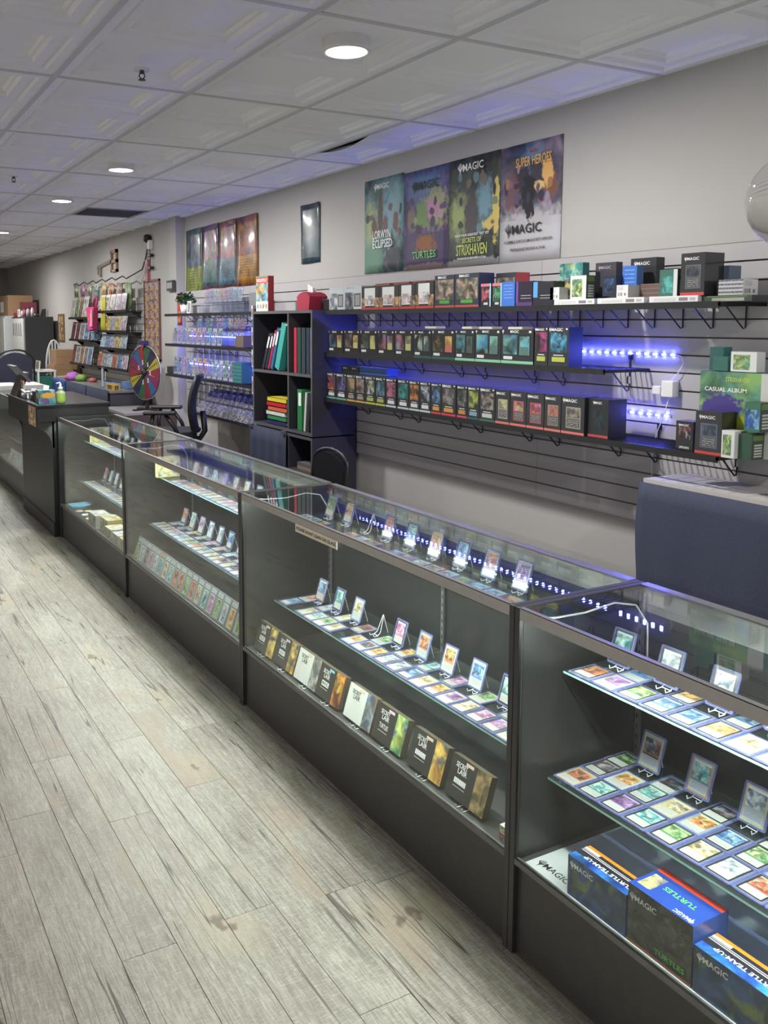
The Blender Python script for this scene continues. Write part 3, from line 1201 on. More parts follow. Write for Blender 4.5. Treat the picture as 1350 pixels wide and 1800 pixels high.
# ------------------------------------------------------------------ large blue boxes and the white sheet in case A
BLUE = (.03, .07, .28)
sheet = B().box(1.568, 1.93, -.01, 1.695, DECK + .001, DECK + .004).build('card_sheet', M('white_sheet', (.62, .64, .66), .25, coat=.6), bevel=0)
tag(sheet, 'glossy white board lying flat under the large blue boxes', 'sheet')
lettering('MAGIC', INK, sheet, (1.606 - sheet.location.x, 1.617 - sheet.location.y, .0034), w=.085, h=.022, rot=(0, 0, -PI / 2))
front_nb = printed('blue_box_front', [('art', (0, 0, 1, 1), (.03, .05, .12), (.05, .10, .25), (.14, .18, .06), 4.0), ('c', (0, .0, 1, .04), (.03, .05, .2))], .3, .5, .3)
top_nb = printed('blue_box_top', [('c', (0, 0, 1, 1), (.02, .02, .03)), ('art', (0, 0, 1, .34), (.02, .08, .42), (.05, .25, .65), (.02, .08, .42), 3),
                                  ('c', (0, .60, 1, .64), (.5, .5, .5)), ('c', (0, .68, 1, .71), (.5, .5, .5)), ('c', (0, .86, 1, 1), (.85, .22, .02)),
                                  ('c', (0, .74, .25, .86), (.7, .7, .7))], .25, .4, .5)
front_dk = printed('dark_box_front', [('art', (0, 0, 1, 1), (.035, .038, .035), (.06, .055, .045), (.12, .10, .06), 4.5), ('c', (0, 0, 1, .05), (.25, .06, .02))], .25, 1., .4)
top_dk = printed('dark_box_top', [('c', (0, 0, 1, 1), (.02, .06, .32)), ('c', (0, .82, 1, 1), (.62, .05, .02)), ('art', (.05, .15, .25, .7), (.45, .4, .2), (.6, .45, .3), (.02, .06, .32), 4)], .25, .8, .5)


def bundle(y0, y1, h, d, mats, label, dark=False):
    o = B().box(1.574, 1.574 + d, y0, y1, DECK + .005, DECK + .005 + h, 0, fx=1, ft=2).build('bundle_box', [M('blue_card', BLUE, .35, coat=.4)] + mats, fix=False)
    tag(o, label, 'game box', 'large boxes in the nearest case')
    w_ = y1 - y0
    lettering('MAGIC', WINK, o, (-d / 2 - .0006, w_ * .22, h * .80), w=.06, h=.014)
    if dark:
        lettering('TURTLES', GREENINK, o, (-d * .02, -.01, h + .0006), w=.085, h=.016, rot=(0, 0, PI / 2))
        lettering('TURTLES', GREENINK, o, (-d / 2 - .0006, -.03, h * .16), w=.08, h=.012)
        lettering('MAGIC', WINK, o, (-d * .4, -w_ * .28, h + .0006), w=.04, h=.012, rot=(0, 0, PI / 2))
    else:
        lettering('TURTLE TEAM-UP', WINK, o, (-d * .13, -.01, h + .0006), w=w_ * .8, h=.012, rot=(0, 0, PI / 2))
    return o


bundle(1.360, 1.545, .105, .075, [front_nb, top_nb], 'low blue box with orange edge, farthest of the large boxes')
bundle(1.180, 1.355, .142, .115, [front_dk, top_dk], 'tall dark box with red edge between two low blue boxes', True)
bundle(.990, 1.176, .105, .075, [front_nb, top_nb], 'low blue box with orange edge, nearest of the large boxes')
bundle(.795, .982, .105, .075, [front_nb, top_nb], 'low blue box cut off by the picture edge')

# tape notice on the rail of case B
nt_ = B().box(CF - .0012, CF - .0004, 2.665, 2.985, CT - .062, CT - .03).build('paper_notice', CREAM)
tag(nt_, 'strip of cream paper notice taped below the case rail', 'notice')
lettering("PLEASE DONT LEAN ON GLASS", INK, nt_, (-.0012, 0, .015), w=.30, h=.013)

# ------------------------------------------------------------------ things in cases C and D
YBOX = printed('yellow_box_print', [('c', (0, 0, 1, 1), (.62, .55, .30)), ('art', (.05, .05, .95, .95), (.70, .62, .25), (.55, .60, .50), (.75, .45, .15), 3)], .3, 1)
for y, x, h, nm, lab in ((5.18, 1.80, .125, NC, 'pale yellow illustrated box upright on the upper shelf of ' + NC), (6.86, 1.83, .115, ND, 'pale illustrated box upright on the upper shelf of ' + ND)):
    z0 = (.752 if nm == NC else .765) + .007
    o = B().box(x - .07, x + .075, y - .02, y + .02, z0, z0 + h, 0, fy=1, fx=1).build('game_box', [M('pale_card', (.62, .60, .5), .5), YBOX], fix=False)
    tag(o, lab, 'game box')
# acrylic box row under the top of case C (white pack boxes behind the rail)
for i in range(14):
    y = 4.98 - i * .098
    o = B().box(1.93, 1.975, y - .042, y + .042, .759, .80, 0, fx=1).build('booster_pack', [M('pack_foil', (.55, .55, .58), .25, .5), printed(f'booster_{i % 3}', [('art', (0, 0, 1, 1), PAL[i % 10][0], PAL[i % 10][1], (.7, .7, .72), 4)], .25, .7)] if i < 3 else [MATS['pack_foil'], MATS[f'booster_{i % 3}']], fix=False)
    tag(o, f'{ORD[i]} small foil pack at the back of the upper shelf, {NC}', 'card pack', 'foil packs on the slab case shelf')
# bottom of case D: tray of glasses-like charms, blue mat and packs
o = B().prism([(1.60, 6.99), (1.76, 7.0), (1.80, 6.90), (1.70, 6.83), (1.60, 6.86)], DECK + .001, DECK + .012, 'z').build('blue_mat', M('sky_blue_card', (.16, .38, .55), .5))
tag(o, 'flat sky blue card lying in the far bottom corner of ' + ND, 'card')
for i, (x, y) in enumerate(((1.62, 6.70), (1.68, 6.66), (1.63, 6.55), (1.70, 6.50), (1.62, 6.40), (1.69, 6.36))):
    o = B().lathe([(.028, 0), (.03, .004), (.026, .007), (.0, .008)], (x, y, DECK + .001), 14).build('badge', M('badge_' + str(i % 3), [(.6, .58, .45), (.7, .55, .2), (.6, .62, .66)][i % 3], .3), None, True)
    o.data.polygons.foreach_set('use_smooth', [False] * len(o.data.polygons))
    tag(o, f'{ORD[i]} round badge from the far end, bottom of {ND}', 'badge', 'round badges in the case bottom')
bx = [(1.575, 6.05, 6.25, .095, (.50, .52, .52)), (1.60, 5.84, 6.03, .10, (.62, .50, .16)), (1.575, 5.66, 5.82, .075, (.60, .58, .45)), (1.575, 5.50, 5.645, .07, (.55, .55, .58)),
      (1.575, 5.345, 5.485, .07, (.60, .45, .15))]
for i, (x, ya, yb, h, c) in enumerate(bx):
    mt = printed(f'pack_stack_{i}', [('c', (0, 0, 1, 1), c), ('art', (.04, .04, .96, .96), c, (.7, .68, .6), [k * .5 for k in c], 5)], .3, .5)
    o = B().box(x, x + .11, ya, yb, DECK + .001, DECK + h, 0, fx=1, ft=1).build('booster_box', [M(f'pack_card_{i}', c, .4), mt], fix=False)
    b = B()
    for k in range(1, 6):
        yy = ya + (yb - ya) * k / 6
        b.box(x - .0004, x + .0002, yy - .0012, yy + .0012, DECK + .003, DECK + h - .003)
    b.build('pack_edges', M('pack_gap', (.12, .11, .10), .7), o)
    tag(o, f'{ORD[i]} box of packs from the far end, bottom of {ND}', 'card packs', 'boxes of packs in the podium side case')

# ------------------------------------------------------------------ podium
r = empty('podium', (1.69, 7.715, 0))
tag(r, 'black laminate podium counter with overhanging top and curved brackets', 'counter')
PB = M('podium_black', (.022, .023, .022), .45, var=.12)
B().box(1.515, 1.97, 7.075, 8.36, 0, .93).build('body', PB, r)
B().box(1.508, 1.515, 7.075, 8.36, 0, .112).build('kickplate', PB, r)
B().box(1.405, 1.43, 7.07, 8.365, .87, 1.045).build('front_apron', PB, r)
B().box(1.43, 1.97, 7.07, 7.09, .93, 1.045).build('side_apron', PB, r)
B().box(1.43, 1.97, 8.345, 8.365, .93, 1.045).build('side_apron', PB, r)
B().box(1.395, 1.985, 7.06, 8.375, 1.045, 1.065).build('worktop', M('black_worktop', (.018, .02, .021), .3, var=.1), r, bevel=.003)
for a in (7.075, 8.34):
    poly = [(1.43, .93), (1.43, .87)]
    for k in range(9):
        t = k / 8 * PI / 2
        poly.append((1.405 + .11 * math.sin(t), .72 + .15 * math.cos(t)))
    poly += [(1.53, .72), (1.53, .93)]
    B().prism(poly, a, a + .02, 'y').build('curved_bracket', PB, r)
sg = B().box(1.4030, 1.4046, 7.15, 7.43, .885, 1.040, 0, fx=1).build('price_notice', [PAPER, printed('notice_print', [('c', (0, 0, 1, 1), (.45, .32, .28)), ('art', (.06, .05, .94, .93), (.62, .36, .14), (.75, .55, .32), (.35, .18, .08), 5)], .5)], fix=False)
tag(sg, 'orange printed notice taped to the podium front', 'notice')


# ------------------------------------------------------------------ wire shelves on the slatwall
def wall_shelf(y0, y1, z, brackets, label, xb=XS, xf=2.92, pitch=.028, style=0):
    r = empty('wire_shelf', ((xf + xb) / 2, (y0 + y1) / 2, z))
    tag(r, label, 'shelf', 'black wire shelves on the slatwall')
    b = B()
    b.box(xf, xf + .006, y0, y1, z - .022, z + .004).box(xb - .008, xb - .002, y0, y1, z - .012, z)
    b.box(xf, xb - .002, y0, y0 + .006, z - .014, z).box(xf, xb - .002, y1 - .006, y1, z - .014, z)
    b.box((xf + xb) / 2 - .003, (xf + xb) / 2 + .003, y0, y1, z - .012, z - .005)
    b.build('frame', BLACKM, r)
    b = B()
    n = int((y1 - y0) / pitch)
    for i in range(n + 1):
        y = y0 + (y1 - y0) * i / n
        b.box(xf + .004, xb - .004, y - .0022, y + .0022, z - .005, z)
    b.build('wire_deck', BLACKM, r)
    for y in brackets:
        b = B()
        if style == 0:
            b.tube([(xb - .006, y, z), (xb - .006, y, z - .098), (xb - .02, y, z - .100), (xf + .145, y, z - .006)], .0032, 5)
        else:
            b.tube([(xb - .006, y, z + .055), (xb - .006, y, z - .04), (xb - .018, y, z - .042), (xb - .018, y, z - .072), (xb - .006, y, z - .074),
                    (xb - .010, y, z - .105), (xb - .022, y, z - .108), (xf + .15, y, z - .006)], .0036, 5)
            b.box(xb - .004, xb, y - .012, y + .012, z + .035, z + .06)
        b.build('bracket', BLACKM, r)
    return r


Z1, Z2, Z3 = 1.780, 1.502, 1.200
top_b = [5.074 - .1468 * i for i in range(20)]
wall_shelf(2.20, 5.19, Z1, top_b, 'long black wire shelf below the posters')
wall_shelf(2.745, 5.19, Z2, [5.04, 4.634, 4.434, 4.048, 3.843, 3.454, 3.251, 2.852], 'black wire shelf with the blue light strip, middle height', style=1)
wall_shelf(2.18, 5.19, Z3, [5.045, 4.66, 4.463, 4.067, 3.87, 3.477, 3.277, 2.886, 2.68, 2.291], 'lowest long black wire shelf on the grey slatwall', style=1)

# blue LED strips behind the boxes
def led_strip(y0, y1, z, x, label, pitch=.0315, cat='light strip'):
    r = empty('led_light_strip', (x, (y0 + y1) / 2, z))
    tag(r, label, cat, 'blue LED strips')
    B().box(x - .001, x + .002, y0, y1, z - .005, z + .005).build('tape', M('led_tape', (.25, .25, .32), .5), r)
    n = int((y1 - y0) / pitch)
    me = None
    for i in range(n):
        y = y0 + (i + .5) * (y1 - y0) / n
        if me is None:
            c = B().box(x - .006, x - .001, y - .006, y + .006, z - .004, z + .004).build('led_chip', LEDB2, r)
            me = c.data
            continue
        c2 = bpy.data.objects.new('led_chip', me)
        COL.objects.link(c2)
        c2.parent = r
        c2.location = c.location + Vector((0, i * (y1 - y0) / n, 0))
    return r


led_strip(2.60, 5.19, 1.566, XS - .004, 'blue LED strip running out past the dark boxes to the plug box', .046)
led_strip(2.62, 5.19, 1.300, XS - .004, 'short blue LED strip above the lowest shelf', .046)
led_strip(6.20, 8.45, 1.575, XS - .004, 'blue LED strip behind the upper acrylic figures', .05)
led_strip(6.20, 8.45, 1.300, XS - .004, 'blue LED strip behind the lower acrylic figures', .05)

# plug box and its cables
r = empty('power_plug', (XS - .02, 2.615, 1.40))
tag(r, 'white plug box with white cable on the grey slatwall', 'power adapter')
b = B().box(XS - .045, XS - .002, 2.585, 2.645, 1.385, 1.455)
o = b.build('body', WHITE, r, bevel=.004)
B().box(XS - .048, XS - .02, 2.648, 2.69, 1.395, 1.43).build('adapter', WHITE, r, bevel=.003)
B().tube([(XS - .02, 2.615, 1.455), (XS - .02, 2.58, 1.49), (XS - .015, 2.56, 1.53), (XS - .01, 2.575, 1.56), (XS - .008, 2.60, 1.566)], .0025, 5).build('lead', WHITE, r, True)
B().tube([(XS - .02, 2.62, 1.385), (XS - .02, 2.645, 1.30), (XS - .015, 2.68, 1.23), (XS - .02, 2.70, 1.15), (XS - .015, 2.70, 1.0), (XS - .012, 2.735, .92),
          (XS - .012, 2.735, .62)], .0025, 5).build('cable', WHITE, r, True)

# ------------------------------------------------------------------ boxes along the wall shelves
DK = (.022, .023, .026)
WINBOX = printed('window_deck_print', [('c', (0, 0, 1, 1), DK), ('art', (.06, .28, .50, .84), 'ca', DK, 'cb', 2.2), ('c', (.54, .22, .92, .84), (.012, .012, .012)),
                                       ('art', (.58, .26, .88, .80), 'cb', 'cc', 'ca', 3), ('c', (.60, .26, .86, .50), 'cc'), ('c', (.08, .13, .36, .22), (.6, .6, .6)),
                                       ('c', (0, 0, 1, .09), 'cd'), ('c', (.86, .9, .93, .96), (.7, .7, .7))], .3, .7, .35)
TALLBOX = printed('tall_deck_print', [('c', (0, 0, 1, 1), DK), ('art', (.10, .36, .90, .86), 'ca', DK, 'cb', 2.2), ('c', (.18, .12, .82, .24), 'cc'),
                                      ('c', (.25, .27, .75, .30), (.5, .5, .5)), ('c', (0, 0, 1, .065), 'cd'), ('c', (.84, .93, .93, .97), (.7, .7, .7))], .3, 1.7, .35)
FRAMEBOX = printed('framed_deck_print', [('c', (0, 0, 1, 1), DK), ('c', (.20, .16, .84, .72), 'cb'), ('art', (.24, .44, .80, .69), 'ca', 'cb', 'cc', 4), ('c', (.24, .19, .80, .42), (.05, .05, .05)),
                                         ('lines', (.27, .20, .77, .40), (.35, .35, .35), 22, .6), ('c', (0, 0, 1, .07), 'cd')], .3, 1.3, .35)
SILVER = printed('silver_box_print', [('c', (0, 0, 1, 1), (.52, .55, .58)), ('art', (.05, .05, .55, .75), (.10, .11, .14), (.5, .52, .55), (.2, .22, .28), 3), ('c', (.58, .15, .95, .70), (.10, .11, .11)),
                                      ('c', (.64, .2, .89, .64), (.3, .31, .30)), ('c', (0, 0, 1, .05), (.03, .03, .03))], .3, .8)
WHITEP = printed('white_starter_print', [('c', (0, 0, 1, 1), (.03, .03, .03)), ('c', (.16, .18, .78, .94), (.66, .66, .65)), ('art', (.22, .22, .72, .62), (.66, .66, .65), (.55, .42, .45), (.45, .5, .55), 5),
                                         ('art', (0, .12, .2, .52), (.2, .12, .07), (.5, .3, .15), (.45, .42, .4), 4), ('art', (.72, .12, 1, .52), (.2, .12, .07), (.5, .3, .15), (.45, .42, .4), 4), ('c', (0, 0, 1, .1), (.5, .05, .05))], .35, .8)
CROWD = printed('crowd_art_print', [('c', (0, 0, 1, 1), (.035, .04, .055)), ('art', (.05, .26, .95, .86), (.30, .22, .16), (.10, .12, .10), (.42, .30, .22), 5), ('c', (.25, .14, .75, .24), (.08, .30, .06)), ('c', (0, .02, 1, .08), (.45, .08, .06))], .3, 1)


def shelf_box(y1, y0, h, z, mats, label, cat='game box', grp=None, colors=None, d=.09, xf=2.932, word='MAGIC', ww=.5, name='deck_box', wcol=None, top=.93):
    o = B().box(xf, xf + d, y0 + .001, y1 - .001, z, z + h, 0, fx=1).build(name, mats, fix=False)
    if colors:
        cols(o, *colors)
    tag(o, label, cat, grp)
    if word:
        w_ = (y1 - y0) * ww
        lettering(word, wcol or WINK, o, (-d / 2 - .0006, (y1 - y0) * .08, h * top), w=w_, h=min(.014, w_ * .22))
    return o


g1 = 'boxes on the shelf below the posters'
SIDE = DARKBOX
for i, (a, b_, h) in enumerate(((5.145, 4.953, .150), (4.953, 4.738, .152))):
    shelf_box(a, b_, h, Z1 + .002, [M('silver_side', (.35, .37, .40), .4), SILVER], ['silver window box at the bookcase end of the shelf', 'silver window box beside a white starter box'][i], grp=g1, word='MAGIC' if i else None, ww=.4, wcol=GINK)
for i, (a, b_, h) in enumerate(((4.738, 4.540, .142), (4.538, 4.331, .142), (4.329, 4.166, .145), (4.164, 3.989, .150))):
    shelf_box(a, b_, h, Z1 + .002, [SIDE, WHITEP], f'{ORD[i]} white and black starter box with red base after the silver boxes', grp=g1, word=None)
    o = B().box(3.02, 3.10, b_ + .02, a - .02, Z1 + .002, Z1 + .165, 0, ft=0).build('deck_box', [M('red_black_card', (.25, .05, .04), .4)])
    tag(o, f'red topped box behind the {ORD[i]} white starter box', 'game box', g1)
for i, (a, b_, h) in enumerate(((3.982, 3.806, .176), (3.802, 3.605, .177))):
    shelf_box(a, b_, h, Z1 + .002, [M('navy_card', (.03, .04, .10), .4), CROWD], ['dark crowded picture box beside a white starter box', 'dark crowded picture box beside a pink edged pack'][i], grp=g1, ww=.35, d=.10)
o = B().box(3.03, 3.12, 3.44, 3.59, Z1 + .002, Z1 + .175, 0, fx=1).build('deck_box', [M('red_card', (.42, .06, .05), .45), CROWD], fix=False)
tag(o, 'red sided box standing behind two pink edged packs', 'game box', g1)
PK = printed('pink_pack_print', [('c', (0, 0, 1, 1), DK), ('art', (.1, .25, .9, .85), 'ca', DK, 'cb', 3), ('c', (.0, .88, 1, 1), (.6, .18, .22)), ('c', (.88, 0, 1, 1), (.35, .6, .75)), ('c', (.3, .1, .7, .2), (.5, .5, .5))], .3, 1.5)
shelf_box(3.590, 3.510, .118, Z1 + .002, [SIDE, PK], 'small pink edged pack with red picture', 'card pack', g1, ((.5, .1, .12), (.4, .3, .3), DK, DK), word=None)
shelf_box(3.502, 3.429, .117, Z1 + .002, [SIDE, PK], 'small pink edged pack with green picture', 'card pack', g1, ((.08, .3, .15), (.3, .4, .3), DK, DK), word=None)
BLUEP = printed('blue_pack_print', [('c', (0, 0, 1, 1), (.05, .16, .52)), ('lines', (.15, .3, .85, .9), (.25, .4, .75), 8, .8)], .35)
shelf_box(3.429, 3.334, .120, Z1 + .002, [M('blue_pack_side', (.03, .10, .38), .4), BLUEP], 'plain bright blue box between the packs and purple box', 'card box', g1, word=None)
PURP = printed('purple_box_print', [('c', (0, 0, 1, 1), (.02, .015, .03)), ('c', (0, .0, .12, 1), (.16, .07, .32)), ('c', (0, .0, 1, .16), (.10, .04, .18)), ('lines', (.3, .25, .9, .5), (.4, .4, .4), 9, .75)], .35)
shelf_box(3.326, 3.212, .118, Z1 + .002, [SIDE, PURP], 'black box with purple edge on the shelf below the posters', 'card box', g1, word=None)
BLK2 = printed('black_blue_print', [('c', (0, 0, 1, 1), (.02, .02, .03)), ('c', (0, .35, .22, 1), (.10, .32, .62)), ('lines', (.35, .25, .9, .5), (.4, .4, .4), 9, .75)], .35)
shelf_box(3.208, 3.073, .112, Z1 + .002, [SIDE, BLK2], 'black box with light blue corner on the shelf below the posters', 'card box', g1, word=None)

# the accessories on the right of the top shelf
WCARD = M('white_card', (.66, .66, .66), .5)
BARC = printed('barcode_print', [('c', (0, 0, 1, 1), (.68, .68, .68)), ('lines', (.1, .55, .6, .9), (.3, .3, .3), 18, .6), ('c', (.1, .12, .5, .4), (.18, .18, .18)), ('c', (.14, .12, .18, .4), (.68, .68, .68)),
                                  ('c', (.24, .12, .30, .4), (.68, .68, .68)), ('c', (.36, .12, .40, .4), (.68, .68, .68)), ('c', (.66, .14, .82, .36), (.2, .2, .2))], .5)
LONGW = printed('long_white_print', [('c', (0, 0, 1, 1), (.68, .68, .67)), ('lines', (.1, .25, .55, .75), (.35, .35, .35), 6, .6), ('c', (.62, .25, .80, .75), (.2, .2, .2)), ('c', (.84, .3, .95, .7), (.4, .4, .4))], .5, .12)
TEALP = printed('teal_pack_print', [('art', (0, 0, 1, 1), (.05, .25, .24), (.25, .50, .45), (.45, .55, .2), 4), ('c', (0, 0, .75, .12), (.66, .66, .66)), ('art', (.15, .15, .85, .6), (.55, .5, .15), (.10, .12, .12), (.5, .6, .6), 6)], .3)
WHITEG = printed('white_green_print', [('c', (0, 0, 1, 1), (.66, .66, .65)), ('art', (.1, .1, .75, .85), (.30, .42, .12), (.12, .30, .22), (.60, .58, .25), 5)], .35)
LABELS = printed('label_side_print', [('c', (0, 0, 1, 1), (.04, .07, .05)), ('c', (.2, .10, .85, .16), (.5, .5, .46)), ('c', (.2, .20, .85, .27), (.5, .5, .46)), ('c', (.2, .31, .85, .38), (.5, .5, .46)),
                                      ('c', (.2, .42, .85, .49), (.5, .5, .46)), ('c', (.2, .53, .85, .60), (.5, .5, .46)), ('c', (.1, .75, .9, .95), (.12, .20, .06))], .4)
TG = M('teal_card', (.04, .16, .15), .4)


def acc(x0, x1, y0, y1, z0, z1, mats, label, fy=None, fx=1, rz=0., word=None, wm=None, cat='card box', name='accessory_box', tilt=0.):
    b = B().box(x0, x1, y0, y1, z0, z1, 0, fx=fx, fy=fy if fy is not None else 0)
    o = b.build(name, mats, fix=False)
    o.rotation_euler = (0, tilt, rz)
    tag(o, label, cat)
    if word:
        lettering(word, wm or WINK, o, (-(x1 - x0) / 2 - .0006, 0, (z1 - z0) * .86), w=(y1 - y0) * .5, h=(y1 - y0) * .11)
    return o


za = Z1 + .002
acc(2.930, 3.12, 2.823, 3.066, za, za + .026, [WCARD, LONGW], 'long flat white box lying below the teal pack', tilt=0)
acc(2.930, 3.12, 2.557, 2.806, za, za + .026, [WCARD, LONGW], 'long flat white box lying below the small white carton and blue box')
acc(2.930, 3.12, 2.302, 2.530, za, za + .026, [WCARD, LONGW], 'long flat white box lying below the tall black box')
acc(2.95, 3.17, 2.09, 2.298, za, za + .022, [SIDE, LABELS], 'flat dark box at the near end of the top shelf')
zb = za + .0265
acc(2.932, 2.985, 3.037, 3.095, zb, zb + .056, [M('grey_label_card', (.4, .4, .4), .5), BARC], 'small white barcode carton beside the black box with blue corner', fy=0)
acc(3.00, 3.04, 2.965, 3.108, zb, zb + .165, [TG, TEALP], 'teal hanging pack with yellow picture behind the small white cartons')
acc(2.975, 3.03, 2.917, 3.012, zb, zb + .105, [WCARD, WHITEG, LABELS], 'white and green pack standing on a long white box', fy=2)
acc(3.10, 3.14, 2.865, 2.985, zb, zb + .165, [M('charcoal_card', (.05, .045, .06), .5), M('charcoal_card', (.05, .045, .06), .5)], 'tall charcoal box behind the white and green pack', word='MAGIC', wm=GINK)
acc(2.965, 3.03, 2.736, 2.812, zb + .01, zb + .098, [SIDE, printed('dark_blue_print', [('c', (0, 0, 1, 1), (.02, .03, .05)), ('art', (.15, .15, .85, .85), (.03, .07, .16), (.02, .03, .05), (.06, .14, .25), 4)]), LABELS], 'dark blue box leaning beside the white and green pack', tilt=-.05)
acc(3.00, 3.04, 2.66, 2.737, zb, zb + .135, [M('mid_blue_side', (.06, .14, .35), .4), BLUEP], 'mid blue upright box above the small white carton')
acc(2.935, 3.01, 2.645, 2.706, zb, zb + .052, [M('grey_label_card', (.4, .4, .4), .5), BARC], 'small white barcode carton in front of the mid blue box')
acc(3.08, 3.13, 2.63, 2.765, zb, zb + .17, [DARKBOX, M('black_card_front', (.03, .03, .035), .35)], 'tall black box behind the mid blue box', word='MAGIC')
acc(3.00, 3.06, 2.54, 2.638, zb, zb + .055, [M('brown_label_card', (.16, .10, .09), .5), printed('brown_row_print', [('c', (0, 0, 1, 1), (.14, .09, .08)), ('lines', (0, 0, 1, 1), (.3, .25, .22), 3, .9)])], 'low brown row of packs beside the small white carton')
acc(2.95, 3.02, 2.415, 2.50, zb, zb + .105, [M('white_inner', (.6, .6, .6), .5), printed('green_bottle_print', [('c', (0, 0, 1, 1), (.05, .14, .12)), ('art', (.15, .12, .75, .75), (.10, .42, .36), (.05, .2, .18), (.2, .5, .45), 3), ('c', (.78, 0, 1, 1), (.62, .62, .62))]), LABELS], 'green pack with white edge beside the tall black box', fy=2)
acc(2.94, 3.05, 2.285, 2.392, zb, zb + .162, [M('black_glossy_card', (.03, .03, .033), .22, coat=.6), FRAMEBOX], 'tall glossy black box on the top shelf with red base', word='MAGIC')
for o in list(COL.objects):
    if o.get('label') == 'tall glossy black box on the top shelf with red base':
        cols(o, (.03, .04, .06), (.12, .12, .14), (.06, .07, .1), (.5, .06, .05))
acc(3.05, 3.12, 2.262, 2.325, za + .024, za + .14, [M('slate_blue_card', (.12, .16, .24), .5), M('slate_blue_card', (.12, .16, .24), .5)], 'slate blue box behind the tall glossy black box')
acc(2.975, 3.06, 2.146, 2.249, za + .024, za + .082, [M('grey_label_card', (.4, .4, .4), .5), printed('striped_carton', [('c', (0, 0, 1, 1), (.5, .5, .5)), ('lines', (0, 0, 1, 1), (.1, .1, .14), 4, .5)]), BARC], 'small white barcode carton at the near end of the top shelf', fy=2)

# middle shelf: window deck boxes
g2 = 'deck boxes on the middle wall shelf'
mint = (.22, .50, .33)
black = (.03, .03, .03)
teal = (.03, .10, .09)
mid = [(5.160, 4.958, .150, (.12, .22, .30), (.40, .12, .06), (.45, .42, .18), black, 'blue figure and red card window'),
       (4.951, 4.758, .152, (.16, .12, .13), (.45, .14, .06), (.45, .42, .18), black, 'brown figure and red card window'),
       (4.755, 4.554, .153, (.20, .20, .22), (.06, .07, .05), (.40, .42, .16), black, 'grey figure and olive card window'),
       (4.552, 4.369, .155, (.30, .12, .14), (.22, .20, .28), (.40, .42, .16), black, 'red cloak figure and violet card window, first'),
       (4.367, 4.178, .156, (.30, .12, .14), (.22, .20, .28), (.40, .42, .16), black, 'red cloak figure and violet card window, second'),
       (4.176, 4.004, .157, (.08, .25, .26), (.35, .38, .30), (.06, .08, .08), teal, 'teal figure and pale card window'),
       (4.002, 3.796, .160, (.16, .14, .06), (.50, .32, .10), (.40, .12, .10), teal, 'brown figure and gold card window'),
       (3.794, 3.631, .163, (.10, .36, .40), (.12, .25, .22), (.06, .08, .07), mint, 'cyan figure, mint base, farthest of three'),
       (3.629, 3.428, .166, (.08, .28, .45), (.15, .35, .30), (.08, .14, .12), mint, 'cyan figure, mint base, middle of three'),
       (3.426, 3.196, .168, (.08, .30, .48), (.18, .42, .35), (.08, .16, .13), mint, 'cyan figure, mint base, nearest of three')]
for y1, y0, h, a, b2, c, d_, lab in mid:
    o = shelf_box(y1, y0, h, Z2 + .002, [SIDE, WINBOX], 'black window deck box with ' + lab, grp=g2, colors=(a, b2, c, d_), ww=.26, d=.085)
    o.children[0].location.y += (y1 - y0) * .2
for y1, y0, a, b2, lab in ((3.189, 3.100, (.45, .06, .22), (.30, .15, .45), 'pink swirl'), (3.098, 2.968, (.05, .30, .42), (.10, .35, .55), 'turquoise swirl')):
    shelf_box(y1, y0, .180, Z2 + .002, [M('navy_card_side', (.02, .04, .09), .4), TALLBOX], f'tall deck box with {lab} picture and lime title', grp=g2, colors=(a, b2, (.40, .45, .08), black), ww=.55, d=.085)
# small flat boxes on top / behind
for i, (a, b2) in enumerate(((4.07, 3.97), (3.74, 3.66), (3.60, 3.50), (3.38, 3.28))):
    o = B().box(2.935, 3.0, b2, a, Z2 + .170, Z2 + .182).build('small_carton', [M('pale_carton', (.5, .48, .42), .6)])
    tag(o, f'{ORD[i]} pale little carton lying on top of the window deck boxes', 'card box', 'pale cartons on the deck boxes')

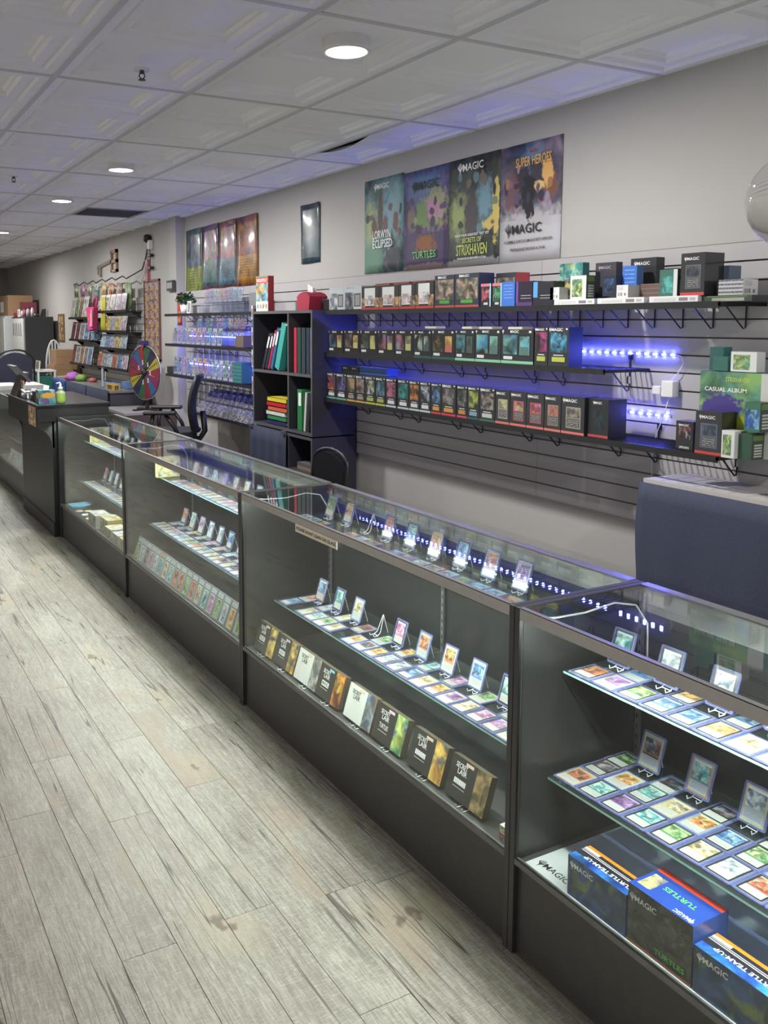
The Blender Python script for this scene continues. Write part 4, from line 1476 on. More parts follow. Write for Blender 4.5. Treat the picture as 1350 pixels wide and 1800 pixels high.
# lower shelf: tall deck boxes
g3 = 'deck boxes on the lowest wall shelf'
mintg, orange, lime, white, red, coral, dgreen = (.12, .40, .32), (.62, .32, .06), (.48, .50, .05), (.50, .56, .58), (.55, .05, .08), (.62, .16, .14), (.05, .14, .09)
wt = (.62, .62, .62)
low = [(5.177, 5.055, (.62, .16, .10), (.25, .10, .35), wt, mintg, 'red and purple picture, mint base'), (5.052, 4.920, (.14, .10, .30), (.25, .20, .40), wt, mintg, 'purple picture, mint base'),
       (4.916, 4.809, (.30, .20, .08), (.15, .12, .2), (.3, .25, .2), orange, 'brown picture, orange base'), (4.807, 4.694, (.35, .28, .25), (.25, .08, .06), (.3, .25, .2), orange, 'pale figure picture, orange base'),
       (4.692, 4.575, (.40, .48, .25), (.45, .35, .50), (.35, .38, .1), lime, 'green and lilac picture, lime base'), (4.573, 4.462, (.12, .28, .38), (.2, .35, .4), (.35, .38, .1), lime, 'blue wave picture, lime base'),
       (4.457, 4.346, (.38, .10, .18), (.30, .20, .3), wt, white, 'pink slash picture, pale base'), (4.332, 4.218, (.04, .26, .24), (.03, .16, .18), wt, white, 'dark teal picture, pale base'),
       (4.215, 4.111, (.50, .20, .05), (.3, .1, .04), wt, white, 'orange picture, pale base'), (4.109, 4.006, (.35, .40, .45), (.12, .15, .2), wt, white, 'silver streak picture, pale base'),
       (4.002, 3.909, (.12, .25, .42), (.06, .1, .2), (.55, .25, .05), red, 'blue picture, orange title, red base'), (3.907, 3.779, (.22, .20, .18), (.10, .10, .10), (.55, .25, .05), red, 'grey armour picture, orange title, red base'),
       (3.772, 3.683, (.20, .19, .17), (.08, .08, .08), (.50, .20, .05), red, 'pale wings picture, orange title, red base'), (3.681, 3.586, (.35, .40, .08), (.08, .1, .05), (.20, .32, .40), teal, 'yellow green picture, blue title'),
       (3.584, 3.462, (.30, .26, .22), (.15, .16, .2), (.45, .50, .45), dgreen, 'pale beast picture, green base')]
for y1, y0, a, b2, c, d_, lab in low:
    shelf_box(y1, y0, .172, Z3 + .002, [SIDE, TALLBOX], 'narrow black deck box with ' + lab, grp=g3, colors=(a, b2, c, d_), ww=.5, d=.085)
low2 = [(3.460, 3.352, (.40, .40, .20), (.38, .36, .26), (.12, .14, .08), 'olive card, farthest coral base'), (3.350, 3.235, (.55, .25, .42), (.42, .08, .10), (.40, .42, .08), 'pink and lime card, red frame, first'),
        (3.233, 3.115, (.55, .25, .42), (.42, .08, .10), (.40, .42, .08), 'pink and lime card, red frame, second'), (3.113, 3.005, (.40, .10, .08), (.30, .20, .15), (.5, .25, .2), 'red card, thin frame'),
        (3.003, 2.862, (.10, .09, .11), (.32, .28, .20), (.15, .12, .14), 'dark card in a tan frame')]
for y1, y0, a, b2, c, lab in low2:
    o = shelf_box(y1, y0, .172, Z3 + .002, [SIDE, FRAMEBOX], 'black deck box with ' + lab, grp=g3, colors=(a, b2, c, coral), ww=.5, d=.085, top=.88)
o = B().box(2.95, 3.06, 2.742, 2.858, Z3 + .002, Z3 + .172, 0, fx=1).build('deck_box', [SIDE, printed('all_black_print', [('c', (0, 0, 1, 1), (.02, .02, .025)), ('c', (0, 0, 1, .07), (.45, .08, .08)), ('art', (.2, .2, .8, .7), (.02, .02, .025), (.03, .06, .08), (.02, .02, .025), 3)])], fix=False)
tag(o, 'plain black deck box at the near end of the lowest shelf row', 'game box', g3)
lettering('MAGIC', WINK, o, (-.0556, 0, .152), w=.04, h=.011)
# little boxes above the far end
for i, (y1, y0, c) in enumerate(((5.10, 4.99, (.03, .03, .035)), (4.985, 4.88, (.03, .03, .035)), (4.87, 4.55, (.04, .10, .30)))):
    o = B().box(3.0, 3.08, y0, y1, Z3 + .176, Z3 + .222).build('small_carton', [M(f'carton_{i}', c, .4)])
    tag(o, ['first little black carton', 'second little black carton', 'long blue carton'][i] + ' lying on top of the mint based boxes', 'card box')
    if i < 2:
        lettering('MAGIC', WINK, o, (-.0405, 0, .03), w=.04, h=.01)
o = B().box(3.01, 3.085, 4.56, 5.14, Z3 + .003, Z3 + .174).build('storage_box', [DARKBOX])
tag(o, 'dark box stored behind the mint based boxes', 'card box')

# near end of the lowest shelf
acc(2.95, 3.02, 2.313, 2.392, Z3 + .002, Z3 + .118, [M('violet_side', (.20, .10, .32), .4), printed('lifegain_print', [('c', (0, 0, 1, 1), DK), ('art', (.15, .4, .85, .8), (.25, .08, .08), DK, (.3, .3, .35), 4)]), M('violet_side', (.20, .10, .32), .4)], 'small black box with violet side beside the red based box', fy=2, word='MAGIC')
for o in list(COL.objects):
    if o.get('label') == 'small black box with violet side beside the red based box':
        lettering('LIFEGAIN', WINK, o, (-.0356, 0, .012), w=.045, h=.009)
o = acc(2.935, 3.03, 2.178, 2.292, Z3 + .002, Z3 + .168, [M('black_glossy_card', (.03, .03, .033), .22), FRAMEBOX], 'black framed box with red base in front of the big green album box', word='MAGIC')
cols(o, (.03, .04, .06), (.10, .12, .18), (.05, .06, .1), (.5, .06, .05))
acc(2.93, 2.99, 2.118, 2.172, Z3 + .002, Z3 + .104, [WCARD, WHITEG], 'white pack with green creature picture on the lowest shelf')
acc(2.95, 3.02, 2.062, 2.114, Z3 + .002, Z3 + .096, [M('deep_green_card', (.03, .08, .05), .4), M('deep_green_card', (.03, .08, .05), .4), LABELS], 'deep green pack with label strips on the lowest shelf', fy=2)
albp = printed('album_print', [('art', (0, 0, 1, 1), (.10, .26, .18), (.20, .36, .12), (.06, .20, .22), 3), ('ell', (.30, .48, .34, .30), (.06, .04, .22), .25), ('ell', (.55, .40, .22, .12), (.35, .42, .05), .3), ('c', (.80, 0, 1, 1), (.55, .55, .52))], .35)
o = acc(3.02, 3.12, 2.02, 2.345, Z3 + .002, Z3 + .316, [M('teal_album_side', (.06, .22, .24), .4), albp], 'big green and purple album box at the near end of the lowest shelf')
lettering('STRIXHAVEN', LIMEINK, o, (-.0506, .0, .285), w=.10, h=.018)
lettering('CASUAL ALBUM', WINK, o, (-.0506, .05, .245), w=.18, h=.016)
acc(2.955, 3.015, 2.038, 2.10, Z3 + .1065, Z3 + .215, [M('deep_green_card', (.03, .08, .05), .4), printed('blue_flame_print', [('c', (0, 0, 1, 1), (.05, .15, .10)), ('art', (.05, .1, .95, .75), (.04, .12, .38), (.2, .4, .55), (.05, .1, .2), 3)]), LABELS], 'pack with blue flame picture on the deep green pack', fy=2)
za = Z3 + .319
acc(3.03, 3.09, 2.235, 2.30, za, za + .055, [TG, M('deep_teal_front', (.04, .13, .11), .4)], 'dark teal pack lying on the big album box, lower one')
acc(3.05, 3.10, 2.27, 2.33, za, za + .09, [TG, M('deep_teal_front2', (.03, .10, .10), .4)], 'dark teal pack standing on the big album box, taller one')
acc(3.03, 3.08, 2.115, 2.222, za, za + .075, [WCARD, WHITEG], 'white pack with yellow creature picture on the big album box')

# ------------------------------------------------------------------ posters
def poster(y1, y0, z0, z1, mat, label, curl=.006, nm='poster', xw=XW, cat='poster', n=8):
    b = B()
    rows = 10
    for i in range(n):
        for j in range(rows):
            def Pt(u, v):
                return (xw - .0035 - curl * (.5 + .5 * math.sin(u * 5.1 + v * 2.3 + y1)) * (.3 + .7 * abs(v - .5)), y1 + (y0 - y1) * u, z0 + (z1 - z0) * v)
            u0, u1, v0, v1 = i / n, (i + 1) / n, j / rows, (j + 1) / rows
            b.face([Pt(u0, v0), Pt(u1, v0), Pt(u1, v1), Pt(u0, v1)], 0, [(u0, v0), (u1, v0), (u1, v1), (u0, v1)])
    o = b.build(nm, mat, None, True, fix=False)
    me = o.data
    bm = bmesh.new()
    bm.from_mesh(me)
    bmesh.ops.remove_doubles(bm, verts=bm.verts, dist=1e-6)
    bm.to_mesh(me)
    bm.free()
    o.modifiers.new('thickness', 'SOLIDIFY').thickness = .0006
    tag(o, label, cat)
    return o


def flecks(seed, n, x0, x1, y0, y1, pal, r0=.025, r1=.075):
    rn = random.Random(seed)
    return [('ell', (rn.uniform(x0, x1), rn.uniform(y0, y1), rn.uniform(r0, r1), rn.uniform(r0, r1) * .9), rn.choice(pal), .25) for _ in range(n)]


p1 = printed('poster_forest', [('art', (0, 0, 1, 1), (.10, .20, .22), (.18, .32, .30), (.08, .14, .22), 3.0), ('ell', (.75, .62, .5, .35), (.20, .36, .42), .6), ('ell', (.15, .52, .22, .3), (.32, .40, .22), .5),
                                ('ell', (.42, .62, .07, .26), (.10, .07, .05), .2), ('ell', (.25, .50, .08, .14), (.12, .08, .06), .25), ('ell', (.55, .50, .07, .13), (.16, .09, .10), .25), ('ell', (.80, .52, .08, .12), (.16, .08, .06), .25),
                                ('ell', (.2, .12, .4, .25), (.14, .28, .20), .5), ('ell', (.75, .15, .3, .2), (.05, .06, .08), .5)] + flecks(1, 12, .05, .95, .05, .7, [(.06, .08, .08), (.25, .34, .30), (.30, .30, .18), (.16, .10, .10)]), .6, 1.33)
p2 = printed('poster_violet', [('art', (0, 0, 1, 1), (.08, .05, .15), (.18, .10, .26), (.05, .07, .18), 3.0), ('ell', (.5, .85, .6, .25), (.10, .18, .36), .7), ('ell', (.7, .60, .35, .25), (.32, .34, .16), .5), ('ell', (.62, .58, .22, .12), (.50, .22, .38), .4),
                                ('ell', (.42, .55, .16, .16), (.16, .26, .10), .3), ('ell', (.2, .5, .12, .14), (.18, .15, .12), .3), ('c', (.0, .06, 1, .36), (.07, .05, .12)), ('ell', (.5, .26, .26, .1), (.26, .10, .03), .3), ('ell', (.5, .02, .6, .05), (.25, .2, .2), .3)] + flecks(2, 12, .05, .95, .38, .8, [(.12, .07, .2), (.30, .2, .4), (.25, .3, .12), (.4, .3, .3), (.06, .05, .1)]), .6, 1.33)
p3 = printed('poster_dark_green', [('art', (0, 0, 1, 1), (.035, .045, .045), (.07, .09, .07), (.04, .05, .06), 3.0), ('ell', (.2, .47, .3, .26), (.30, .36, .14), .7), ('ell', (.72, .58, .2, .28), (.16, .30, .38), .6), ('ell', (.45, .45, .14, .22), (.06, .05, .06), .3),
                                    ('ell', (.92, .50, .07, .3), (.62, .48, .14), .2), ('ell', (.82, .37, .16, .06), (.60, .45, .14), .25), ('ell', (.5, .02, .8, .06), (.35, .35, .36), .3)] + flecks(3, 12, .05, .9, .3, .85, [(.03, .03, .035), (.20, .24, .14), (.12, .2, .24), (.16, .12, .10)]), .55, 1.33)
p4 = printed('poster_white_base', [('c', (0, 0, 1, 1), (.50, .50, .53)), ('art', (0, .36, 1, 1), (.12, .09, .16), (.28, .22, .30), (.08, .12, .22), 3.0), ('ell', (.5, .36, .8, .14), (.46, .44, .47), .7), ('ell', (.55, .80, .2, .3), (.12, .22, .38), .6),
                                    ('ell', (.38, .66, .24, .18), (.04, .03, .05), .3), ('ell', (.60, .66, .20, .2), (.05, .04, .06), .3), ('ell', (.48, .55, .12, .22), (.012, .012, .018), .15), ('ell', (.20, .60, .14, .18), (.16, .08, .10), .3), ('ell', (.82, .62, .12, .16), (.20, .08, .05), .3),
                                    ('ell', (.78, .72, .10, .13), (.75, .42, .14), .25), ('ell', (.66, .62, .10, .05), (.72, .5, .2), .25), *flecks(4, 16, .08, .95, .45, .82, [(.04, .03, .06), (.22, .12, .16), (.30, .26, .34), (.35, .18, .08), (.10, .08, .14)]), ('c', (0, 0, 1, .28), (.50, .50, .53))], .6, 1.33)
gp = 'posters high on the wall above the shelf'
a = poster(5.160, 4.700, 2.030, 2.640, p1, 'teal forest poster, farthest of the four')
a['group'] = gp
lettering('MAGIC', WINK, a, (-.008, -.0, .555), w=.14, h=.034)
lettering('LORWYN', WINK, a, (-.010, .01, .245), w=.21, h=.055)
lettering('ECLIPSED', WINK, a, (-.010, .0, .185), w=.23, h=.055)
a = poster(4.698, 4.240, 2.028, 2.628, p2, 'purple poster with green lettering, second from the far end')
a['group'] = gp
lettering('MAGIC', INK, a, (-.008, -.03, .50), w=.22, h=.05)
lettering('TURTLES', GREENINK, a, (-.010, .0, .085), w=.24, h=.045)
a = poster(4.238, 3.790, 2.026, 2.628, p3, 'dark green poster with lime lettering, third from the far end')
a['group'] = gp
lettering('MAGIC', WINK, a, (-.008, -.0, .545), w=.18, h=.042)
lettering('FACE YOUR GREATEST TEST YET', WINK, a, (-.010, .0, .170), w=.30, h=.014)
lettering('SECRETS OF', LIMEINK, a, (-.010, .0, .140), w=.17, h=.028)
lettering('STRIXHAVEN', LIMEINK, a, (-.010, .0, .085), w=.27, h=.062)
lettering('PRERELEASE BEGINS 4.17.26', WINK, a, (-.010, .0, .040), w=.25, h=.012)
a = poster(3.788, 3.332, 2.022, 2.625, p4, 'violet poster with a white lower third, nearest of the four')
a['group'] = gp
lettering('MARVEL', REDINK, a, (-.008, -.03, .555), w=.05, h=.018)
lettering('SUPER HEROES', GOLDINK, a, (-.008, -.03, .505), w=.26, h=.048)
lettering('MAGIC', INK, a, (-.010, .01, .165), w=.22, h=.048)
lettering("ASSEMBLE EARTH'S MIGHTIEST HEROES", INK, a, (-.010, -.0, .105), w=.36, h=.014)
lettering('PRERELEASE BEGINS 6.19.26', INK, a, (-.010, -.0, .063), w=.26, h=.014)


def foil(name, a, b2, c, low):
    return printed(name, [('art', (0, 0, 1, 1), a, b2, c, 5.0), ('c', (0, 0, .035, 1), [k * .5 for k in low]), ('c', (.965, 0, 1, 1), [k * .5 for k in low]), ('art', (.05, .04, .95, .44), low, [k * .75 for k in low], [k * 1.2 for k in low], 4), ('lines', (.1, .14, .9, .40), (.05, .05, .04), 26, .75)], .3, 1.4, .35, .0)


gb = 'foil card posters on the wall above the acrylic racks'
fo = [(8.556, 8.112, 1.960, 2.622, foil('foil_lime', (.03, .06, .10), (.10, .17, .22), (.05, .04, .1), (.24, .30, .02)), 'glossy lime green foil poster, farthest of the four'),
      (8.108, 7.700, 2.030, 2.622, foil('foil_violet', (.08, .02, .14), (.26, .03, .14), (.16, .26, .04), (.05, .14, .14)), 'glossy violet foil poster, second from the far end'),
      (7.696, 7.285, 2.030, 2.622, foil('foil_blue', (.12, .03, .08), (.28, .05, .08), (.28, .32, .04), (.08, .20, .28)), 'glossy pale blue foil poster, third from the far end'),
      (7.281, 6.846, 2.026, 2.622, foil('foil_orange', (.22, .04, .03), (.32, .12, .02), (.1, .03, .14), (.36, .16, .01)), 'glossy orange foil poster, nearest of the four')]
for y1, y0, z0, z1, mt, lab in fo:
    o = poster(y1, y0, z0, z1, mt, lab, .022, 'foil_poster')
    o['group'] = gb
o = poster(6.070, 5.778, 2.150, 2.588, printed('foil_dark_teal', [('art', (0, 0, 1, 1), (.015, .04, .055), (.03, .09, .11), (.02, .02, .04), 4)], .3, 1.5, .35, .0), 'narrow glossy dark teal foil poster hanging alone', .018, 'foil_poster')


# ------------------------------------------------------------------ navy cloth covered table at the wall
r = empty('covered_table', (3.06, 1.6, 0))
tag(r, 'tall narrow table with white slatted top behind a navy cloth', 'table')
WSL = M('whitewashed_board', (.50, .48, .46), .6, var=.06)
for i in range(26):
    y = 2.49 - i * .0765
    B().box(2.945, 3.192, y - .036, y + .037, 1.048, 1.066).build('top_slat', WSL, r)
B().box(2.935, 2.945, .50, 2.53, 1.035, 1.066).build('front_edge', WSL, r)
for x, y in ((2.96, 2.49), (3.17, 2.49), (2.96, .52), (3.17, .52)):
    B().box(x - .018, x + .018, y - .018, y + .018, 0, 1.046).build('leg', WSL, r)
cl = B()
n, rows = 60, 14
def cpt(u, v):
    y = 2.545 - u * 2.05
    wav = .014 * math.sin(u * 34) * v + .008 * math.sin(u * 71 + 2) * v
    e = .012 * math.sin(v * 9) * max(0, 1 - u * 30)
    return (2.930 - .01 * v - wav * .8, y + e, 1.050 - v * .98)
for i in range(n):
    for j in range(rows):
        cl.face([cpt(i / n, (j + 1) / rows), cpt((i + 1) / n, (j + 1) / rows), cpt((i + 1) / n, j / rows), cpt(i / n, j / rows)])
# returns around the far end
def cpe(u, v):
    return (2.930 - .01 * v + u * .255, 2.545 + .012 * math.sin(v * 9 + u * 6), 1.050 - v * .98)
for i in range(6):
    for j in range(rows):
        cl.face([cpe((i + 1) / 6, (j + 1) / rows), cpe(i / 6, (j + 1) / rows), cpe(i / 6, j / rows), cpe((i + 1) / 6, j / rows)])
o = cl.build('navy_cloth', NAVY, None, True)
tag(o, 'large navy cloth hanging over the front of the white slatted table', 'cloth')
o.modifiers.new('thickness', 'SOLIDIFY').thickness = .002
# small stack of striped coasters at the picture edge
for i in range(4):
    o = B().lathe([(.0, 0), (.04, 0), (.043, .004), (.043, .009), (.0, .011)], (3.02, 1.985, 1.0665 + i * .0125), 18).build('coaster', M('coaster_' + str(i % 2), [(.55, .12, .14), (.6, .6, .6)][i % 2], .5), None, False)
    tag(o, ['lowest', 'second lowest', 'second highest', 'topmost'][i] + ' round coaster in the stack on the slatted table top', 'coaster', 'coasters at the picture edge')

# ------------------------------------------------------------------ bookcase
BK = M('charcoal_laminate', (.040, .038, .050), .45, var=.12)
BKE = M('charcoal_edge', (.085, .085, .09), .5)
bx0, bx1, by0, by1 = 2.845, 3.195, 5.222, 6.172
r = empty('cube_bookcase', (3.02, 5.70, 0))
tag(r, 'tall charcoal cube bookcase filled with binders', 'bookcase')
for a, bb, part in ((.935, 1.79, 'upper'), (0, .925, 'lower')):
    for y in (by0, by1 - .02):
        B().box(bx0, bx1, y, y + .02, a, bb, 0, fx=1).build('side_panel', [BK, BKE], r, fix=False)
    B().box(bx0, bx1, by0 + .02, by1 - .02, bb - .02, bb, 0, fx=1).build('top_panel', [BK, BKE], r, fix=False)
    B().box(bx0, bx1, by0 + .02, by1 - .02, a, a + .02, 0, fx=1).build('bottom_panel', [BK, BKE], r, fix=False)
    B().box(bx1 - .006, bx1 - .001, by0 + .02, by1 - .02, a + .02, bb - .02).build('back_panel', BK, r)
    B().box(bx0, bx1 - .006, 5.568, 5.588, a + .02, bb - .02, 0, fx=1).build('divider', [BK, BKE], r, fix=False)
for ya, yb in ((by0 + .02, 5.568), (5.588, by1 - .02)):
    B().box(bx0, bx1 - .006, ya, yb, 1.335, 1.355, 0, fx=1).build('shelf', [BK, BKE], r, fix=False)
    B().box(bx0, bx1 - .006, ya, yb, .66, .68, 0, fx=1).build('shelf', [BK, BKE], r, fix=False)

# navy curtain over the lower left cubes
cu = B()
n = 22
for i in range(n):
    for j in range(8):
        def q(u, v):
            return (bx0 - .012 - .010 * math.sin(u * 26) * (.3 + v), 6.20 - u * .62 + .02 * v * math.sin(v * 3), .925 - v * .86)
        cu.face([q(i / n, (j + 1) / 8), q((i + 1) / n, (j + 1) / 8), q((i + 1) / n, j / 8), q(i / n, j / 8)])
o = cu.build('cube_curtain', NAVYD, None, True)
o.modifiers.new('thickness', 'SOLIDIFY').thickness = .002
tag(o, 'navy cloth curtain clipped over the lower part of the bookcase', 'curtain')
for y in (6.17, 5.62):
    B().box(bx0 - .028, bx0 - .002, y - .02, y + .02, .912, .935).build('clip', STEEL, o)


def binder(y, z, h, d, t, lean, c, label, grp, x=None, white=False):
    """upright binder: spine faces -X; lean rotates about X"""
    x = bx0 + .02 if x is None else x
    m_ = M('binder_%02d%02d%02d' % tuple(int(k * 99) for k in c), c, .35, var=.05)
    rr = empty('ring_binder', (x, y, z))
    tag(rr, label, 'binder', grp)
    B().box(x, x + d, y - t / 2, y - t / 2 + .003, z, z + h).build('cover', m_, rr)
    B().box(x, x + d, y + t / 2 - .003, y + t / 2, z, z + h).build('cover', m_, rr)
    B().box(x, x + .003, y - t / 2, y + t / 2, z, z + h).build('spine', m_, rr)
    B().box(x + .012, x + d - .01, y - t / 2 + .004, y + t / 2 - .004, z + .006, z + h - .008).build('pages', PAPER, rr)
    if white:
        B().box(x - .0006, x - .0001, y - t * .25, y + t * .25, z + h * .6, z + h * .92).build('spine_label', PAPER, rr)
    rr.rotation_euler = (lean, 0, 0)
    return rr


g = 'binders in the charcoal bookcase'
zz = 1.356
for y, h, t, c, lab, wl, le in ((6.035, .285, .040, (.03, .03, .05), 'black leaning binder, farthest in the upper wide cube', True, .46), (5.985, .29, .036, (.03, .03, .04), 'black leaning binder beside the red leaning one', True, .45),
                                (5.940, .31, .032, (.40, .03, .08), 'dark red leaning binder in the upper wide cube', True, .43), (5.890, .32, .046, (.04, .12, .25), 'steel blue leaning binder in the upper wide cube', True, .40),
                                (5.800, .345, .075, (.06, .38, .33), 'teal green leaning binder in the upper wide cube', False, .36)):
    binder(y, zz + .002 + t / 2 * math.sin(le), h, .26, t, le, c, lab, g, white=wl)
for y, h, t, c, lab in ((5.505, .315, .045, (.50, .03, .06), 'bright red upright binder in the upper narrow cube'), (5.450, .315, .06, (.035, .06, .06), 'dark green upright binder beside the bright red one'),
                        (5.385, .315, .06, (.03, .05, .055), 'second dark green upright binder in the upper narrow cube'), (5.320, .315, .055, (.03, .04, .08), 'dark navy upright binder beside the white one'), (5.268, .315, .035, (.68, .68, .70), 'white upright binder in the upper narrow cube')):
    binder(y, zz, h, .26, t, 0, c, lab, g)
zz = .956
for y, h, t, c, lab, le in ((5.44, .285, .075, (.03, .20, .07), 'green upright binder in the lower narrow cube', 0), (5.372, .27, .03, (.60, .60, .58), 'thin white leaning binder in the lower narrow cube', .10), (5.325, .27, .045, (.03, .03, .035), 'black leaning binder in the lower narrow cube', .10)):
    binder(y, zz + .002, h, .26, t, le, c, lab, g, white=(c[0] < .04 and le == 0))
for i, (c, lab, dy) in enumerate((((.03, .03, .10), 'navy', 0), ((.04, .22, .09), 'green', -.01), ((.60, .60, .58), 'white', .01), ((.55, .13, .05), 'orange red', -.02), ((.50, .02, .04), 'red', 0), ((.62, .52, .04), 'yellow', -.01))):
    z0 = .957 + i * .0335
    rr = empty('ring_binder', (bx0 + .14, 5.82 + dy, z0))
    tag(rr, f'{lab} binder lying flat in the stack of the lower wide cube', 'binder', 'binders stacked flat in the bookcase')
    m_ = M('flat_binder_' + lab.replace(' ', '_'), c, .35)
    ya, yb = 5.66 + dy, 5.97 + dy
    B().box(bx0 + .02, bx0 + .27, ya, yb, z0, z0 + .003).build('cover', m_, rr)
    B().box(bx0 + .02, bx0 + .27, ya, yb, z0 + .029, z0 + .032).build('cover', m_, rr)
    B().box(bx0 + .02, bx0 + .023, ya, yb, z0, z0 + .032).build('spine', m_, rr)
    B().box(bx0 + .03, bx0 + .26, ya + .005, yb - .01, z0 + .004, z0 + .028).build('pages', PAPER, rr)
# things in the lower narrow cube of the base unit
for i, (z0, c) in enumerate(((.681, (.25, .18, .12)), (.705, (.10, .10, .11)))):
    o = B().box(bx0 + .03, bx0 + .26, 5.26, 5.50, z0, z0 + .022).build('board_book', M(f'board_{i}', c, .6))
    tag(o, ['tan folder lying under a grey one inside the base of the bookcase', 'dark grey folder lying inside the base of the bookcase'][i], 'folder')
o = B().box(bx0 + .06, bx0 + .28, 5.262, 5.34, .728, .84).build('storage_tin', M('dark_tin', (.05, .05, .055), .4), bevel=.004)
tag(o, 'dark tin standing inside the base of the bookcase', 'tin')

# on top of the bookcase
zt = 1.7905
bmono = printed('board_game_front', [('c', (0, 0, 1, 1), (.66, .66, .64)), ('art', (0, .28, 1, .82), (.15, .40, .60), (.55, .45, .15), (.60, .25, .08), 3), ('c', (0, .80, 1, 1), (.16, .30, .14)), ('c', (.03, .80, .97, .96), (.60, .04, .06)),
                                     ('ell', (.15, .14, .09, .07), (.2, .35, .5), .1), ('ell', (.38, .14, .09, .07), (.4, .4, .2), .1), ('ell', (.61, .14, .09, .07), (.5, .2, .1), .1), ('ell', (.84, .14, .09, .07), (.3, .3, .3), .1)], .4, 1.8)
o = B().box(2.87, 2.925, 5.985, 6.135, zt, zt + .262, 0, fx=1, fy=2).build('board_game', [M('board_game_red', (.42, .03, .04), .45), bmono, M('board_game_red', (.42, .03, .04), .45)], fix=False)
o.rotation_euler = (0, 0, .20)
tag(o, 'upright board game box with red side on top of the bookcase', 'board game')
lettering('MONOPOLY', WINK, o, (-.0282, 0, .228), w=.125, h=.026)
# red tissue holder shaped like a house
r = empty('tissue_holder', (2.99, 5.49, zt))
tag(r, 'dark red house shaped tissue holder on top of the bookcase', 'tissue box')
RED = M('dark_red_felt', (.36, .02, .05), .8)
B().prism([(5.41, zt), (5.57, zt), (5.585, zt + .095), (5.55, zt + .115), (5.49, zt + .128), (5.43, zt + .115), (5.395, zt + .095)], 2.92, 3.06, 'x').build('body', RED, r)
b = B()
b.face([(2.96, 5.50, zt + .12), (2.98, 5.46, zt + .125), (2.985, 5.47, zt + .16), (2.97, 5.515, zt + .185)])
b.face([(2.98, 5.46, zt + .125), (3.01, 5.48, zt + .12), (3.0, 5.43, zt + .15), (2.985, 5.47, zt + .16)])
o = b.build('tissue', PAPER, r)
o.modifiers.new('thickness', 'SOLIDIFY').thickness = .001
o = B().box(3.0, 3.12, 5.235, 5.375, zt, zt + .075).build('storage_box', DARKBOX, bevel=.004)
tag(o, 'plain black box beside the dark red tissue holder', 'box')

# white packs hanging down the far side of the bookcase
HANG = printed('hanging_pack_print', [('c', (0, 0, 1, 1), (.62, .62, .62)), ('art', (.1, .1, .9, .75), (.35, .1, .1), (.5, .5, .5), (.12, .14, .2), 4)], .4, 2)
for i, (z0, h) in enumerate(((1.735, .10), (1.535, .135), (1.365, .135), (1.16, .135))):
    o = B().box(2.85, 2.955, 6.186, 6.205, z0, z0 + h, 0, fx=1, fy=1).build('hanging_pack', [M('pack_white', (.62, .62, .64), .4), HANG], fix=False)
    o.rotation_euler = (0, 0, .12)
    tag(o, f'{ORD[i]} white hanging pack from the top down the bookcase side', 'card pack', 'white packs hanging by the bookcase')
for i in range(4):
    o = B().tube([(2.9, 6.176, [1.84, 1.68, 1.51, 1.305][i]), (2.9, 6.198, [1.838, 1.675, 1.505, 1.30][i])], .003, 5).build('peg_hook', STEEL)
    tag(o, f'{ORD[i]} metal peg from the top on the bookcase side', 'hook', 'pegs on the bookcase side')

# ------------------------------------------------------------------ acrylic racks left of the bookcase
wall_shelf(6.22, 8.40, 1.788, [6.3 + .147 * i for i in range(14)], 'black wire shelf carrying a plant left of the bookcase', xf=2.92)
wall_shelf(6.22, 8.40, 1.500, [6.45, 6.85, 7.25, 7.65, 8.05], 'black wire shelf with the upper row of acrylic figures', xf=2.92)
wall_shelf(6.22, 8.40, 1.205, [6.45, 6.85, 7.25, 7.65, 8.05], 'black wire shelf with the lower row of acrylic figures', xf=2.92)
BLIS = printed('acrylic_figure_print', [('c', (0, 0, 1, 1), (.32, .34, .42)), ('art', (.06, .18, .94, .94), 'ca', (.42, .44, .5), 'cb', 5), ('c', (.1, .04, .9, .12), (.5, .5, .52))], .15, 1.5, .8)


def blister_row(ys, z, xs, label, w=.10, h=.155, tilt=.12):
    for i, y in enumerate(ys):
        rr = B().box(-.004, .004, -w / 2, w / 2, 0, h, 0, fx=1).build('acrylic_pack', [CLEAR, BLIS], keep=(0, 0, 0), fix=False)
        rr.location = (xs, y, z)
        rr.rotation_euler = (0, tilt, 0)
        p = PAL[(i * 3 + int(z * 10)) % 10]
        cols(rr, p[0], p[1])
        B().box(-.024, -.004, -w * .38, w * .38, h * .12, h * .78).build('clear_dome', CLEAR, rr, keep=(0, 0, 0)).parent = rr
        B().box(-.03, .03, -w / 2, w / 2, -.0015, .006).build('foot', CLEAR, rr, keep=(0, 0, 0)).parent = rr
        for c in rr.children:
            c.location = (0, 0, 0)
        tag(rr, f'{ORD[i]} {label}', 'figure pack', 'acrylic figure packs')


